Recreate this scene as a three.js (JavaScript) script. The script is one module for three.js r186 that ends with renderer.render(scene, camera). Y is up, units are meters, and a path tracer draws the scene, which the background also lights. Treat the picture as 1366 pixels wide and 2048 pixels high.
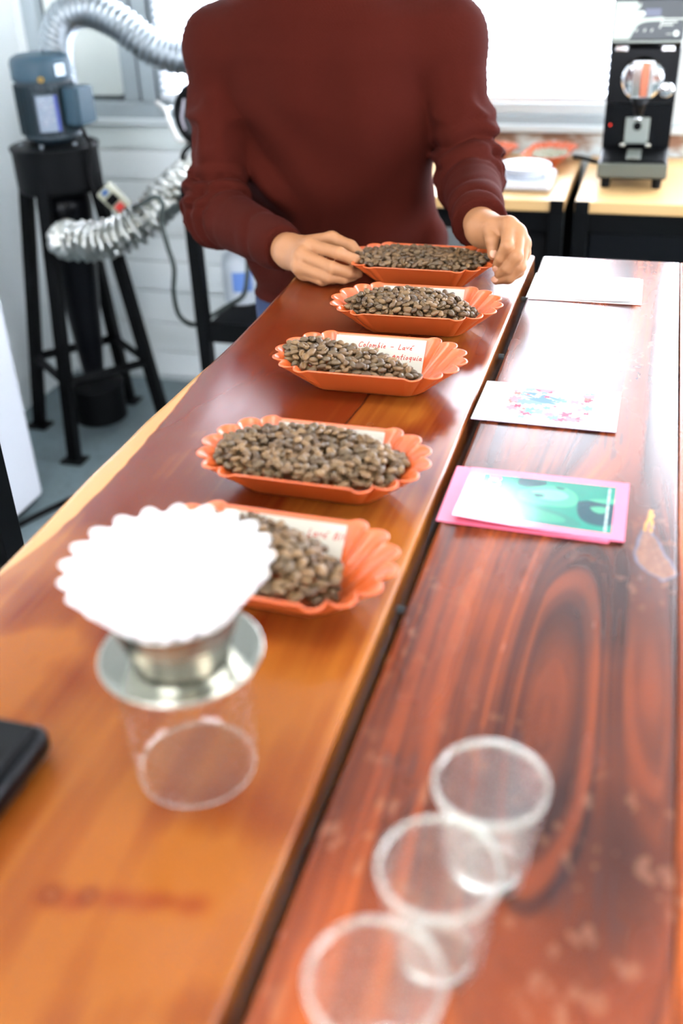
import * as THREE from 'three';
import { RoundedBoxGeometry } from 'three/addons/geometries/RoundedBoxGeometry.js';
import { mergeGeometries, mergeVertices, toCreasedNormals } from 'three/addons/utils/BufferGeometryUtils.js';
import { RectAreaLightUniformsLib } from 'three/addons/lights/RectAreaLightUniformsLib.js';

// ---------- camera, sky, large lights, exposure ----------
const scene = new THREE.Scene();
const renderer = new THREE.WebGLRenderer({ antialias: true });
renderer.toneMapping = THREE.LinearToneMapping;
renderer.toneMappingExposure = 1.15;
renderer.shadowMap.enabled = true;
const camera = new THREE.PerspectiveCamera(54.43, 1366 / 2048, 0.02, 40);
camera.position.set(0, 1.45, 0);
camera.rotation.order = 'YXZ';
camera.rotation.set(-31.0 * Math.PI / 180, 17.483 * Math.PI / 180, -2.346 * Math.PI / 180);
camera.focus = 1.26;
camera.userData.fStop = 2.7;

scene.background = new THREE.Color().setRGB(0.91, 0.97, 1.09);   // bright overcast sky beyond the windows
scene.backgroundIntensity = 19;

RectAreaLightUniformsLib.init();
const CEILING = 2.75;
const PANELS = [[-0.75, -0.45], [0.85, -0.45], [-0.75, 1.1], [0.85, 1.1]];   // added unseen fill panels at the ceiling, 1.2 x 0.5 m
const PANEL_RADIANCE = 8;

// ---------- helpers ----------
const TT = 0.97;                                  // height of the table top
const V = (x, y, z) => new THREE.Vector3(x, y, z);
function rng(seed) { let s = seed >>> 0; return () => { s = (s + 0x6d2b79f5) | 0; let t = Math.imul(s ^ (s >>> 15), 1 | s); t = (t + Math.imul(t ^ (t >>> 7), 61 | t)) ^ t; return ((t ^ (t >>> 14)) >>> 0) / 4294967296; }; }
const taken = {};
function numbered(n) { const k = taken[n] = (taken[n] ?? -1) + 1; return k ? n + '_' + String(k).padStart(3, '0') : n; }
function shade(m) { m.castShadow = true; m.receiveShadow = true; return m; }
function thing(name, label, category, pos = [0, 0, 0], turn = 0, group) {
  const o = new THREE.Group(); o.name = numbered(name); o.position.set(...pos); o.rotation.y = turn;
  o.userData = { label, category }; if (group) o.userData.group = group;
  scene.add(o); return o;
}
function part(name, geo, mat, parent, label) {
  const m = shade(new THREE.Mesh(geo, mat)); m.name = name; if (label) m.userData.label = label; parent.add(m); return m;
}
function single(name, geo, mat, label, category, pos = [0, 0, 0], turn = 0, group) {
  const m = shade(new THREE.Mesh(geo, mat)); m.name = numbered(name); m.position.set(...pos); m.rotation.y = turn;
  m.userData = { label, category }; if (group) m.userData.group = group; scene.add(m); return m;
}
function struct(name, geo, mat) { const m = shade(new THREE.Mesh(geo, mat)); m.name = name; m.userData = { kind: 'structure' }; scene.add(m); return m; }
const box = (w, h, d, x = 0, y = 0, z = 0) => new THREE.BoxGeometry(w, h, d).translate(x, y, z);
const rbox = (w, h, d, r, x = 0, y = 0, z = 0, seg = 3) => new RoundedBoxGeometry(w, h, d, seg, r).translate(x, y, z);
const cyl = (r0, r1, h, x = 0, y = 0, z = 0, n = 40, open = false) => new THREE.CylinderGeometry(r1, r0, h, n, 1, open).translate(x, y + h / 2, z);
const lathe = (pts, n = 64) => new THREE.LatheGeometry(pts.map(p => new THREE.Vector2(p[0], p[1])), n);
const merge = gs => mergeGeometries(gs.map(g => { const q = g.index ? g.toNonIndexed() : g; for (const k of Object.keys(q.attributes)) if (!['position', 'normal', 'uv'].includes(k)) q.deleteAttribute(k); return q; }));
function tube(points, r, n = 64, k = 10) { return new THREE.TubeGeometry(new THREE.CatmullRomCurve3(points.map(p => V(...p))), n, r, k); }
function bar(a, b, w, d) {                        // square bar from a to b
  const A = V(...a), B = V(...b), L = A.distanceTo(B);
  const g = new RoundedBoxGeometry(w, L, d ?? w, 1, 0.002);
  const q = new THREE.Quaternion().setFromUnitVectors(V(0, 1, 0), B.clone().sub(A).normalize());
  return g.applyQuaternion(q).translate((A.x + B.x) / 2, (A.y + B.y) / 2, (A.z + B.z) / 2);
}
const smooth = (a, b, x) => { const t = Math.min(1, Math.max(0, (x - a) / (b - a))); return t * t * (3 - 2 * t); };
const lerp = (a, b, t) => a + (b - a) * t;
const clamp = (x, a, b) => Math.min(b, Math.max(a, x));
function hash(ix, iy, iz) { let h = Math.imul(ix, 374761393) ^ Math.imul(iy, 668265263) ^ Math.imul(iz, 2147483647 - 1442695041); h = Math.imul(h ^ (h >>> 13), 1274126177); return ((h ^ (h >>> 16)) >>> 0) / 4294967296; }
function noise(x, y, z = 0) {                     // value noise, 0..1
  const ix = Math.floor(x), iy = Math.floor(y), iz = Math.floor(z); let fx = x - ix, fy = y - iy, fz = z - iz;
  fx = fx * fx * (3 - 2 * fx); fy = fy * fy * (3 - 2 * fy);
  const a = lerp(lerp(hash(ix, iy, iz), hash(ix + 1, iy, iz), fx), lerp(hash(ix, iy + 1, iz), hash(ix + 1, iy + 1, iz), fx), fy);
  if (fz < 1e-6) return a;
  fz = fz * fz * (3 - 2 * fz);
  return lerp(a, lerp(lerp(hash(ix, iy, iz + 1), hash(ix + 1, iy, iz + 1), fx), lerp(hash(ix, iy + 1, iz + 1), hash(ix + 1, iy + 1, iz + 1), fx), fy), fz);
}
function fbm(x, y, o = 3, z = 0) { let s = 0, a = 0.5, n = 0; for (let i = 0; i < o; i++) { s += a * noise(x + i * 17.3, y + i * 9.1, z); n += a; a *= 0.5; x *= 2.03; y *= 2.03; z *= 2.03; } return s / n; }
function dataTexture(w, h, f, srgb = true, repeat = false) {      // f(u, v) -> [r, g, b] in 0..255
  const d = new Uint8Array(w * h * 4);
  for (let j = 0; j < h; j++) for (let i = 0; i < w; i++) { const c = f((i + 0.5) / w, (j + 0.5) / h), o = (j * w + i) * 4; d[o] = clamp(c[0], 0, 255); d[o + 1] = clamp(c[1], 0, 255); d[o + 2] = clamp(c[2], 0, 255); d[o + 3] = 255; }
  const t = new THREE.DataTexture(d, w, h, THREE.RGBAFormat); t.magFilter = THREE.LinearFilter; t.minFilter = THREE.LinearFilter;
  if (srgb) t.colorSpace = THREE.SRGBColorSpace; if (repeat) t.wrapS = t.wrapT = THREE.RepeatWrapping; t.needsUpdate = true; return t;
}
function canvasTexture(w, h, draw) { const c = document.createElement('canvas'); c.width = w; c.height = h; draw(c.getContext('2d'), w, h); const t = new THREE.CanvasTexture(c); t.colorSpace = THREE.SRGBColorSpace; return t; }
const std = (color, roughness = 0.6, extra = {}) => new THREE.MeshStandardMaterial({ color, roughness, ...extra });
const phys = (color, roughness = 0.6, extra = {}) => new THREE.MeshPhysicalMaterial({ color, roughness, ...extra });
const mix3 = (a, b, t) => [lerp(a[0], b[0], t), lerp(a[1], b[1], t), lerp(a[2], b[2], t)];

// ---------- materials ----------
const grit = dataTexture(256, 256, (u, v) => { const n = 255 * (0.6 * noise(u * 128, v * 128) + 0.4 * noise(u * 32, v * 32, 3.5)); return [n, n, n]; }, false, true);
const M = {
  wall: std('#eff3f2', 0.75, { bumpMap: grit, bumpScale: 0.0006 }),
  wallPlain: std('#f0f4f3', 0.8),
  ceiling: std('#b4b7b4', 0.9),
  frame: std('#9aa3a6', 0.5),
  frameLight: std('#c9d0d0', 0.55),
  gasket: std('#4a5153', 0.7),
  panel: std('#dbe0da', 0.5),
  blind: phys('#f4f6fa', 0.85, { transmission: 0.5, side: THREE.DoubleSide }),
  glass: phys('#ffffff', 0.0, { transmission: 1 }),
  black: phys('#040506', 0.5, { specularIntensity: 0.2 }),
  blackSatin: phys('#050609', 0.3, { specularIntensity: 0.3 }),
  blackMatt: phys('#08090b', 0.8, { specularIntensity: 0.4 }),
  rubber: phys('#070708', 0.85, { specularIntensity: 0.4 }),
  steel: std('#aeaca2', 0.16, { metalness: 1 }),
  chrome: std('#dcdcdc', 0.08, { metalness: 1 }),
  brushed: std('#8d928c', 0.4, { metalness: 0.8 }),
  zinc: std('#8f9599', 0.38, { metalness: 1 }),
  white: std('#dfe1e3', 0.35),
  whitePlastic: std('#c6cad2', 0.35),
  teal: std('#153543', 0.5, { bumpMap: grit, bumpScale: 0.0004 }),
  tealDark: std('#12242c', 0.5),
  orange: phys('#c25726', 0.3, { clearcoat: 0.3, clearcoatRoughness: 0.15 }),
  paper: phys('#ffffff', 0.95, { transmission: 0.08, side: THREE.DoubleSide }),
  glassware: phys('#fcfcfa', 0.21, { transmission: 1, ior: 1.5 }),
  glassRim: phys('#f6f8f3', 0.3, { transmission: 0.9, ior: 1.5 }),
  solidGlass: phys('#ffffff', 0.05, { transmission: 1, thickness: 0.006, ior: 1.5 }),
  serverGlass: phys('#ffffff', 0.05, { transmission: 1, ior: 1.45 }),
};
// ---------- the room ----------
const X0 = -2.0, X1 = 2.7, Z0 = -3.09, Z1 = 2.4, SILL = 0.912, WTOP = 2.15, WT = 0.14;
{
  const floorTex = dataTexture(1024, 1024, (u, v) => {
    const x = u * 4, z = v * 4; let n = fbm(x * 6, z * 6, 4), f = noise(x * 160, z * 160), c = 110 + 26 * (n - 0.5) + 14 * (f - 0.5);
    const speck = noise(x * 90 + 40, z * 90) > 0.9 ? -16 : 0;
    return [c * 0.93 + speck, c * 1.06 + speck, c * 1.1 + speck];
  });
  floorTex.wrapS = floorTex.wrapT = THREE.RepeatWrapping;
  const g = box(X1 - X0 + 0.4, 0.12, Z1 - Z0 + 0.4, (X0 + X1) / 2, -0.06, (Z0 + Z1) / 2);
  const p = g.attributes.position, uv = g.attributes.uv; for (let i = 0; i < p.count; i++) uv.setXY(i, p.getX(i) / 4, p.getZ(i) / 4);
  struct('floor', g, std('#ffffff', 0.5, { map: floorTex }));
  struct('ceiling', box(X1 - X0 + 0.4, 0.12, Z1 - Z0 + 0.4, (X0 + X1) / 2, CEILING + 0.06, (Z0 + Z1) / 2), M.ceiling);
  struct('wall_left', box(0.14, CEILING, Z1 - Z0 + 0.28, X0 - 0.07, CEILING / 2, (Z0 + Z1) / 2), M.wallPlain);

  // back wall: one band of windows over painted lap boards
  const wz = Z0 - WT / 2, spans = [[-1.955, -1.515], [-1.515, 0.02], [0.12, 1.75]];
  const wb = struct('wall_back', merge([
    box(X1 - X0, SILL - 0.02, WT, (X0 + X1) / 2, (SILL - 0.02) / 2, wz), box(X1 - X0, CEILING - WTOP, WT, (X0 + X1) / 2, (CEILING + WTOP) / 2, wz),
    box(X1 - 1.75, WTOP - SILL + 0.02, WT, (X1 + 1.75) / 2, (WTOP + SILL) / 2, wz), box(0.045, WTOP - SILL + 0.02, WT, X0 + 0.0225, (WTOP + SILL) / 2, wz),
  ]), M.wall);
  const tops = [0.905, 0.81, 0.713, 0.62, 0.53, 0.443, 0.334, 0.218, 0.11, 0.012];
  const rust = dataTexture(1024, 64, (u, v) => {
    const x = u * 4.7, n = fbm(x * 9, v * 2.2, 4), m = fbm(x * 40, v * 9, 3); let t = smooth(0.5, 0.72, n * 0.6 + m * 0.25 + 0.32 * v) * smooth(1.25, 1.6, x);
    return mix3([222, 229, 226], [128, 84, 58], 0.85 * t);
  });
  for (let i = 0; i < tops.length - 1; i++) {
    const h = tops[i] - tops[i + 1] - 0.006, gg = rbox(X1 - X0, h, 0.016, 0.004, (X0 + X1) / 2, tops[i + 1] + 0.003 + h / 2, Z0 + 0.006, 2);
    if (i === 0) { const p = gg.attributes.position, uv = gg.attributes.uv; for (let k = 0; k < p.count; k++) uv.setXY(k, (p.getX(k) - X0) / 4.7, (p.getY(k) - tops[1]) / 0.1); }
    part('board', gg, i ? M.wall : std('#ffffff', 0.8, { map: rust, bumpMap: grit, bumpScale: 0.0006 }), wb, i ? undefined : 'top wall board with rust-brown stains under the window');
  }
  const base = struct('baseboard_back', rbox(X1 - X0, 0.012, 0.02, 0.003, (X0 + X1) / 2, 0.006, Z0 + 0.012), M.frameLight);

  // window_1: fixed light panel in the frame at the left; window_2: glazed, with the blind; window_3: glazed, beyond the coffee grinder
  const frameBox = (x0, x1, y0, y1, d = 0.06, z = Z0 - 0.01) => rbox(x1 - x0, y1 - y0, d, 0.006, (x0 + x1) / 2, (y0 + y1) / 2, z, 2);
  const win = n => { const w = new THREE.Group(); w.name = 'window_' + n; w.userData = { kind: 'structure' }; scene.add(w); return w; };
  const w1 = win(1);
  part('frame', frameBox(-1.955, -1.515, SILL - 0.02, SILL + 0.045, 0.07), M.frame, w1); part('frame', frameBox(-1.955, -1.515, WTOP - 0.05, WTOP, 0.07), M.frame, w1);
  part('frame', frameBox(-1.955, -1.905, SILL + 0.045, WTOP - 0.05, 0.07), M.frame, w1); part('frame', frameBox(-1.64, -1.575, SILL + 0.045, WTOP - 0.05, 0.05), M.frame, w1); part('frame', frameBox(-1.575, -1.515, SILL + 0.045, WTOP - 0.05, 0.07), M.frame, w1);
  for (const x of [-1.575, -1.517]) part('seal', box(0.006, WTOP - SILL - 0.1, 0.004, x, (SILL + WTOP) / 2, Z0 + 0.0255), M.gasket, w1);
  const rr = (x0, x1, y0, y1, r, d, z) => { const s = new THREE.Shape(); s.moveTo(x0 + r, y0); s.lineTo(x1 - r, y0); s.absarc(x1 - r, y0 + r, r, -Math.PI / 2, 0); s.lineTo(x1, y1 - r); s.absarc(x1 - r, y1 - r, r, 0, Math.PI / 2); s.lineTo(x0 + r, y1); s.absarc(x0 + r, y1 - r, r, Math.PI / 2, Math.PI); s.lineTo(x0, y0 + r); s.absarc(x0 + r, y0 + r, r, Math.PI, 1.5 * Math.PI); return new THREE.ExtrudeGeometry(s, { depth: d, bevelEnabled: false }).translate(0, 0, z); };
  part('gasket', rr(-1.907, -1.638, 0.955, WTOP - 0.048, 0.02, 0.02, Z0 - 0.04), M.gasket, w1, 'dark rubber edge of the pale panel');
  part('infill_panel', rr(-1.893, -1.652, 0.972, WTOP - 0.063, 0.018, 0.026, Z0 - 0.04), M.panel, w1, 'pale board filling the left window');
  for (const [n, a, b] of [[2, -1.515, 0.03], [3, 0.11, 1.75]]) {
    const w = win(n), dz = n === 2 ? 0.0 : 0;
    part('frame', frameBox(a, b, SILL - 0.02, n === 2 ? SILL + 0.022 : SILL + 0.03, 0.07), M.frame, w); if (n === 2) part('frame', frameBox(a + 0.036, b - 0.036, SILL + 0.022, SILL + 0.056, 0.05), M.frameLight, w); part('frame', frameBox(a, b, WTOP - 0.04, WTOP, 0.07), M.frame, w);
    part('frame', frameBox(a, a + 0.035, SILL + 0.03, WTOP - 0.04, 0.06), M.frame, w); part('frame', frameBox(b - 0.035, b, SILL + 0.03, WTOP - 0.04, 0.06), M.frame, w);
    part('pane', box(b - a - 0.07, WTOP - SILL - 0.07, 0.004, (a + b) / 2, (SILL + WTOP) / 2 - 0.005, Z0 - 0.03), M.glass, w);
  }
  struct('trim_1', rbox(0.08, WTOP - SILL + 0.02, 0.1, 0.006, 0.07, (WTOP + SILL) / 2 - 0.01, Z0 - 0.03), M.frameLight);
  struct('trim_2', rbox(X1 - X0 - 0.05, 0.022, 0.1, 0.006, (X0 + X1) / 2 + 0.02, SILL - 0.013, Z0 - 0.01), M.frameLight);

  // right and front walls close the room; the right one has a window
  const rightZ0 = -2.5, rightZ1 = 0.3;
  struct('wall_right', merge([
    box(0.14, SILL, Z1 - Z0, X1 + 0.07, SILL / 2, (Z0 + Z1) / 2), box(0.14, CEILING - WTOP, Z1 - Z0, X1 + 0.07, (CEILING + WTOP) / 2, (Z0 + Z1) / 2),
    box(0.14, WTOP - SILL, rightZ0 - Z0, X1 + 0.07, (SILL + WTOP) / 2, (rightZ0 + Z0) / 2), box(0.14, WTOP - SILL, Z1 - rightZ1, X1 + 0.07, (SILL + WTOP) / 2, (rightZ1 + Z1) / 2)]), M.wallPlain);
  const w4 = win(4);
  const fz = (z0, z1, y0, y1) => part('frame', rbox(0.07, y1 - y0, z1 - z0, 0.006, X1 + 0.03, (y0 + y1) / 2, (z0 + z1) / 2, 2), M.frame, w4);
  fz(rightZ0, rightZ1, SILL, SILL + 0.05); fz(rightZ0, rightZ1, WTOP - 0.05, WTOP); fz(rightZ0, rightZ0 + 0.05, SILL + 0.05, WTOP - 0.05); fz(rightZ1 - 0.05, rightZ1, SILL + 0.05, WTOP - 0.05); fz(-1.18, -1.12, SILL + 0.05, WTOP - 0.05);
  part('pane', box(0.004, WTOP - SILL - 0.09, 2.7, X1 + 0.04, (SILL + WTOP) / 2, (rightZ0 + rightZ1) / 2), M.glass, w4);
  const fx0 = -1.7, fx1 = 0.3, FS = 0.9, FT = 2.2;
  struct('wall_front', merge([
    box(X1 - X0, FS, 0.14, (X0 + X1) / 2, FS / 2, Z1 + 0.07), box(X1 - X0, CEILING - FT, 0.14, (X0 + X1) / 2, (CEILING + FT) / 2, Z1 + 0.07),
    box(fx0 - X0, FT - FS, 0.14, (X0 + fx0) / 2, (FS + FT) / 2, Z1 + 0.07), box(X1 - fx1, FT - FS, 0.14, (X1 + fx1) / 2, (FS + FT) / 2, Z1 + 0.07)]), M.wallPlain);
  const w5 = win(5), ff = (x0, x1, y0, y1) => part('frame', rbox(x1 - x0, y1 - y0, 0.07, 0.006, (x0 + x1) / 2, (y0 + y1) / 2, Z1 + 0.03, 2), M.frame, w5);
  ff(fx0, fx1, FS, FS + 0.05); ff(fx0, fx1, FT - 0.05, FT); ff(fx0, fx0 + 0.05, FS + 0.05, FT - 0.05); ff(fx1 - 0.05, fx1, FS + 0.05, FT - 0.05); ff(-0.73, -0.67, FS + 0.05, FT - 0.05);
  part('pane', box(fx1 - fx0 - 0.1, FT - FS - 0.09, 0.004, (fx0 + fx1) / 2, (FS + FT) / 2, Z1 + 0.04), M.glass, w5);

  // white venetian blind inside window_2
  const bl = thing('venetian_blind', 'white venetian blind drawn down over the bright back window behind the person', 'blind', [-0.742, SILL + 0.056, Z0 + 0.035]);
  const slat = new THREE.BoxGeometry(1.5, 0.0012, 0.027).rotateX(0.5);
  const rows = Math.round((WTOP - SILL - 0.085) / 0.0205);
  for (let i = 1; i <= rows; i++) { const s = part('slat', slat, M.blind, bl); s.position.y = 0.02 + i * 0.0205; }
  part('bottom_rail', rbox(1.5, 0.018, 0.03, 0.004, 0, 0.012, 0), M.white, bl);
  part('head_rail', rbox(1.5, 0.035, 0.04, 0.004, 0, 0.045 + rows * 0.0205, 0), M.white, bl);
  for (const x of [-0.6, 0, 0.6]) part('ladder_cord', cyl(0.001, 0.001, rows * 0.0205 + 0.03, x, 0.015, 0.0145, 6), M.white, bl);

  // fill panels added out of view to lift the overhead light
  PANELS.forEach(([x, z], i) => {
    const l = thing('ceiling_light', ['panel light in the ceiling over the left table board', 'panel light in the ceiling right of the tables', 'panel light in the ceiling behind the viewer on the left', 'panel light in the ceiling behind the viewer on the right'][i], 'fill light', [x, CEILING, z]);
    part('housing', rbox(1.24, 0.03, 0.54, 0.005, 0, -0.015, 0), M.white, l);
    part('lamp_diffuser', box(1.2, 0.004, 0.5, 0, -0.031, 0), std('#ffffff', 0.6, { emissive: '#fff6ea', emissiveIntensity: 1.0 }), l);
    const a = new THREE.RectAreaLight(new THREE.Color(1, 0.95, 0.88), PANEL_RADIANCE, 1.2, 0.5); a.position.set(0, -0.036, 0); a.rotation.x = -Math.PI / 2; a.name = 'panel_lamp'; l.add(a);
  });
}

// ---------- wood ----------
function woodTexture(x0, x1, z0, z1, w, h, kind) {
  const bump = new Uint8Array(w * h * 4), rough = new Uint8Array(w * h * 4), col = new Uint8Array(w * h * 4);
  const dark = kind ? [44, 21, 17] : [92, 27, 8], mid = kind ? [108, 48, 25] : [94, 34, 11], gold = kind ? [164, 80, 30] : [132, 74, 25], sap = [170, 126, 74];
  for (let j = 0; j < h; j++) {
    const z = z0 + (z1 - z0) * (j + 0.5) / h;
    for (let i = 0; i < w; i++) {
      const x = x0 + (x1 - x0) * (i + 0.5) / w;
      let g = x + 0.05 * (fbm(x * 5 + 3, z * 1.6 + (kind ? 40 : 0), 3) - 0.5) + 0.008 * (noise(x * 30, z * 5) - 0.5);
      if (kind) { const ex = (x - 0.005) / 0.075, ez = (z + 0.56) / 0.26, e = Math.exp(-(ex * ex + ez * ez)); g += 0.11 * e * (ex > 0 ? 1 : -1) * Math.min(1, Math.abs(ex) * 1.6) * -1; g = g + 0.03 * e; }
      const band = noise(g * 46, z * 0.8, kind * 3.3 + 0.4), band2 = noise(g * 120, z * 1.7, 5.2), fine = noise(g * 300, z * 5), pore = noise(g * 900, z * 24 + 7);
      const blot = fbm(x * 10 + 7, z * 7, 3), rip = noise(x * 9, z * 26 + 3 * noise(x * 12, z * 5), 1.7);
      let t = kind ? 0.5 * band + 0.28 * band2 + 0.22 * fine : 0.2 + 0.38 * band + 0.16 * band2 + 0.1 * fine;          // 0 dark .. 1 pale
      let c;
      if (!kind) {
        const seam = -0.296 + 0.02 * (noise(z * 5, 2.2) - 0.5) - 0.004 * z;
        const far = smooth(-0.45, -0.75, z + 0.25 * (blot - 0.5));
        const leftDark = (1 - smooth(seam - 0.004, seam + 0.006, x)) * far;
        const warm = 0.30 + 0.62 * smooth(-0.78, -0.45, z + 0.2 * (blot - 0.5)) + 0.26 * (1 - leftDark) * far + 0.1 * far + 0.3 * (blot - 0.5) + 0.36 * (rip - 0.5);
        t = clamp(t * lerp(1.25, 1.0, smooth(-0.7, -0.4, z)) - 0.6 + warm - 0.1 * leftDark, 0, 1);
        t = clamp(t - 0.38 * (1 - smooth(-0.46, -0.34, z)) * smooth(0.52, 0.7, fbm(x * 7 + z * 4.5 + 2, z * 3.4 - x * 5 + 8, 3)) + 0.1, 0, 1);  // dark wood figure, also painting in the dripper shadow beside the server
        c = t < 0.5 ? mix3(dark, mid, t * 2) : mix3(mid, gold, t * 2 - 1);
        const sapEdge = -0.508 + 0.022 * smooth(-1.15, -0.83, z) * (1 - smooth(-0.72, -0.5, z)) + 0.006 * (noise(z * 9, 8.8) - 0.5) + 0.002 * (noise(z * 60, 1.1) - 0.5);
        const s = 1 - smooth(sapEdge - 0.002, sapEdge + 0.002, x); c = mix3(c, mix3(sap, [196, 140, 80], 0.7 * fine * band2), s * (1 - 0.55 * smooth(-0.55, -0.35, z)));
        const rs = smooth(-0.172, -0.166, x + 0.004 * (noise(z * 8, 4.4) - 0.5)); c = mix3(c, [176, 116, 60], 0.4 * rs * smooth(-0.4, -0.6, z) * (0.6 + 0.4 * fine));  // pale sapwood strip with the window reflection painted in
        // knot line across the near end, and the crack at the seam
        const kz = -0.312 - 0.2 * (x + 0.28) + 0.006 * (noise(x * 60, 3) - 0.5), kd = Math.abs(z - kz) / (0.004 + 0.004 * noise(x * 70, 9)); if (x > -0.3 && x < -0.185) c = mix3(c, [112, 44, 16], 0.75 * Math.exp(-kd * kd) * smooth(-0.3, -0.285, x) * (1 - smooth(-0.2, -0.185, x)) * (0.5 + 0.7 * noise(x * 90, 1)));
        for (const [kx, kz2, r] of [[-0.284, -0.312, 0.006], [-0.262, -0.317, 0.005]]) { const d = Math.hypot(x - kx, z - kz2) / r; c = mix3(c, d < 0.5 ? [118, 64, 34] : [84, 30, 12], 0.8 * Math.exp(-d * d * 0.8)); }
        const cr = Math.abs(x - seam - 0.004 * (noise(z * 30, 6) - 0.5)) / 0.0011; if (z < -0.93 && z > -1.2) c = mix3(c, [40, 14, 6], 0.85 * Math.exp(-cr * cr));
      } else {
        t = clamp(t * 1.45 - 0.3 + 0.5 * (blot - 0.5) + (kind === 2 ? 0.25 : 0) + 0.15 * smooth(-0.5, -0.25, z + 0.3 * (blot - 0.5)), 0, 1);
        c = t < 0.5 ? mix3(dark, mid, t * 2) : mix3(mid, gold, t * 2 - 1);
        const scuff = smooth(0.64, 0.72, fbm(x * 120, z * 80 + 60, 3)) * smooth(0.44, 0.6, fbm(x * 6 + 9, z * 5, 2)); c = mix3(c, [150, 112, 90], 0.38 * scuff);
        const streak = smooth(0.7, 0.8, noise(x * 260, z * 30 + 20)) * smooth(0.55, 0.7, fbm(x * 12, z * 9 + 5, 2)); c = mix3(c, [58, 40, 44], 0.45 * streak);
        // filled knot with a blue-grey rim, and two small cracks farther away
        const dz = z + 0.745, half = 0.0012 + 0.014 * smooth(-0.075, 0.012, dz) * (1 - smooth(0.012, 0.03, dz)) + 0.003 * (noise(x * 150, z * 150) - 0.5), cx = 0.036 + 0.012 * smooth(-0.03, 0.03, dz) + 0.003 * (noise(z * 70, 3) - 0.5);
        if (dz > -0.085 && dz < 0.03) { const d = Math.abs(x - cx); if (d < half) c = mix3([128, 88, 70], [104, 66, 50], noise(x * 300, z * 200)); const e = (d - half) / 0.0016; c = mix3(c, dz < -0.045 && d < 0.004 ? [214, 150, 40] : [86, 92, 118], 0.8 * Math.exp(-e * e)); }
        for (const [kx, kz, rx, rz] of [[0.012, -1.168, 0.006, 0.004], [-0.008, -1.15, 0.006, 0.003], [0.015, -1.14, 0.002, 0.012], [0.03, -0.9, 0.004, 0.002]]) { const d = Math.hypot((x - kx + 0.004 * (noise(z * 300, 2) - 0.5)) / rx, (z - kz) / rz); c = mix3(c, d < 0.45 ? [150, 120, 100] : [52, 34, 36], 0.8 * Math.exp(-d * d)); }
      }
      if (kind && pore > 0.76) c = mix3(c, [40, 16, 8], 0.3 * (pore - 0.76) / 0.24);
      const o = (j * w + i) * 4; col[o] = c[0]; col[o + 1] = c[1]; col[o + 2] = c[2]; col[o + 3] = 255;
      const b = 160 * fine + 60 * band2 - (pore > 0.72 ? 90 * (pore - 0.72) / 0.28 : 0) + 40; bump[o] = bump[o + 1] = bump[o + 2] = clamp(b, 0, 255); bump[o + 3] = 255;
      const r = 0.17 + 0.10 * fbm(x * 26, z * 14 + 3, 3) + 0.02 * band2; rough[o] = rough[o + 1] = rough[o + 2] = 255 * (kind ? r + 0.03 : r); rough[o + 3] = 255;
    }
  }
  const T = (d, s) => { const t = new THREE.DataTexture(d, w, h, THREE.RGBAFormat); t.magFilter = t.minFilter = THREE.LinearFilter; if (s) t.colorSpace = THREE.SRGBColorSpace; t.needsUpdate = true; return t; };
  return phys('#ffffff', 1, { specularIntensity: 0.62, map: T(col, true), ...(kind ? { bumpMap: T(bump), bumpScale: 0.00001 } : {}), roughnessMap: T(rough) });
}
function boardGeometry(x0, x1, z0, z1, thick, cl, cr, wob) {     // a slab with chamfered long edges, the left one wavy where wob > 0
  const N = 90, prof = [[0, -thick], [0, -cl[1]], [cl[0], 0]]; const inner = 6;
  const W = x1 - x0, pts = []; pts.push([0.01, -thick], [0, -thick + 0.004], [0, -cl[1]]);
  for (let k = 0; k <= 3; k++) { const a = k / 3 * Math.PI / 2; pts.push([cl[0] * (1 - Math.cos(a)) , -cl[1] * (1 - Math.sin(a))]); }
  for (let k = 1; k <= inner; k++) pts.push([cl[0] + (W - cl[0] - cr) * k / inner, 0]);
  for (let k = 1; k <= 3; k++) { const a = k / 3 * Math.PI / 2; pts.push([W - cr + cr * Math.sin(a), -cr * (1 - Math.cos(a))]); }
  pts.push([W, -thick + 0.004], [W - 0.01, -thick]);
  const pos = [], uv = [], idx = [], n = pts.length;
  for (let j = 0; j <= N; j++) {
    const z = lerp(z0, z1, j / N), e = wob * (fbm(z * 4 + 11, 1.5, 3) - 0.5) * 2 + (wob ? 0.004 * Math.sin(z * 9) : 0);
    for (const [px, py] of pts) { const x = x0 + px + e * (1 - smooth(0.0, 0.08, px)); pos.push(x, TT + py, z); uv.push((x - x0 + 0.02) / (W + 0.04), (j / N)); }
  }
  for (let j = 0; j < N; j++) for (let k = 0; k < n; k++) { const a = j * n + k, b = j * n + (k + 1) % n, c = a + n, d = b + n; idx.push(a, c, b, b, c, d); }
  for (const j of [0, N]) { const s = pos.length / 3; for (let k = 0; k < n; k++) { pos.push(pos[(j * n + k) * 3], pos[(j * n + k) * 3 + 1], pos[(j * n + k) * 3 + 2]); uv.push(uv[(j * n + k) * 2], uv[(j * n + k) * 2 + 1]); } for (let k = 1; k < n - 1; k++) j ? idx.push(s, s + k + 1, s + k) : idx.push(s, s + k, s + k + 1); }
  const g = new THREE.BufferGeometry(); g.setAttribute('position', new THREE.Float32BufferAttribute(pos, 3)); g.setAttribute('uv', new THREE.Float32BufferAttribute(uv, 2)); g.setIndex(idx);
  return toCreasedNormals(g, 0.7);
}
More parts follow.
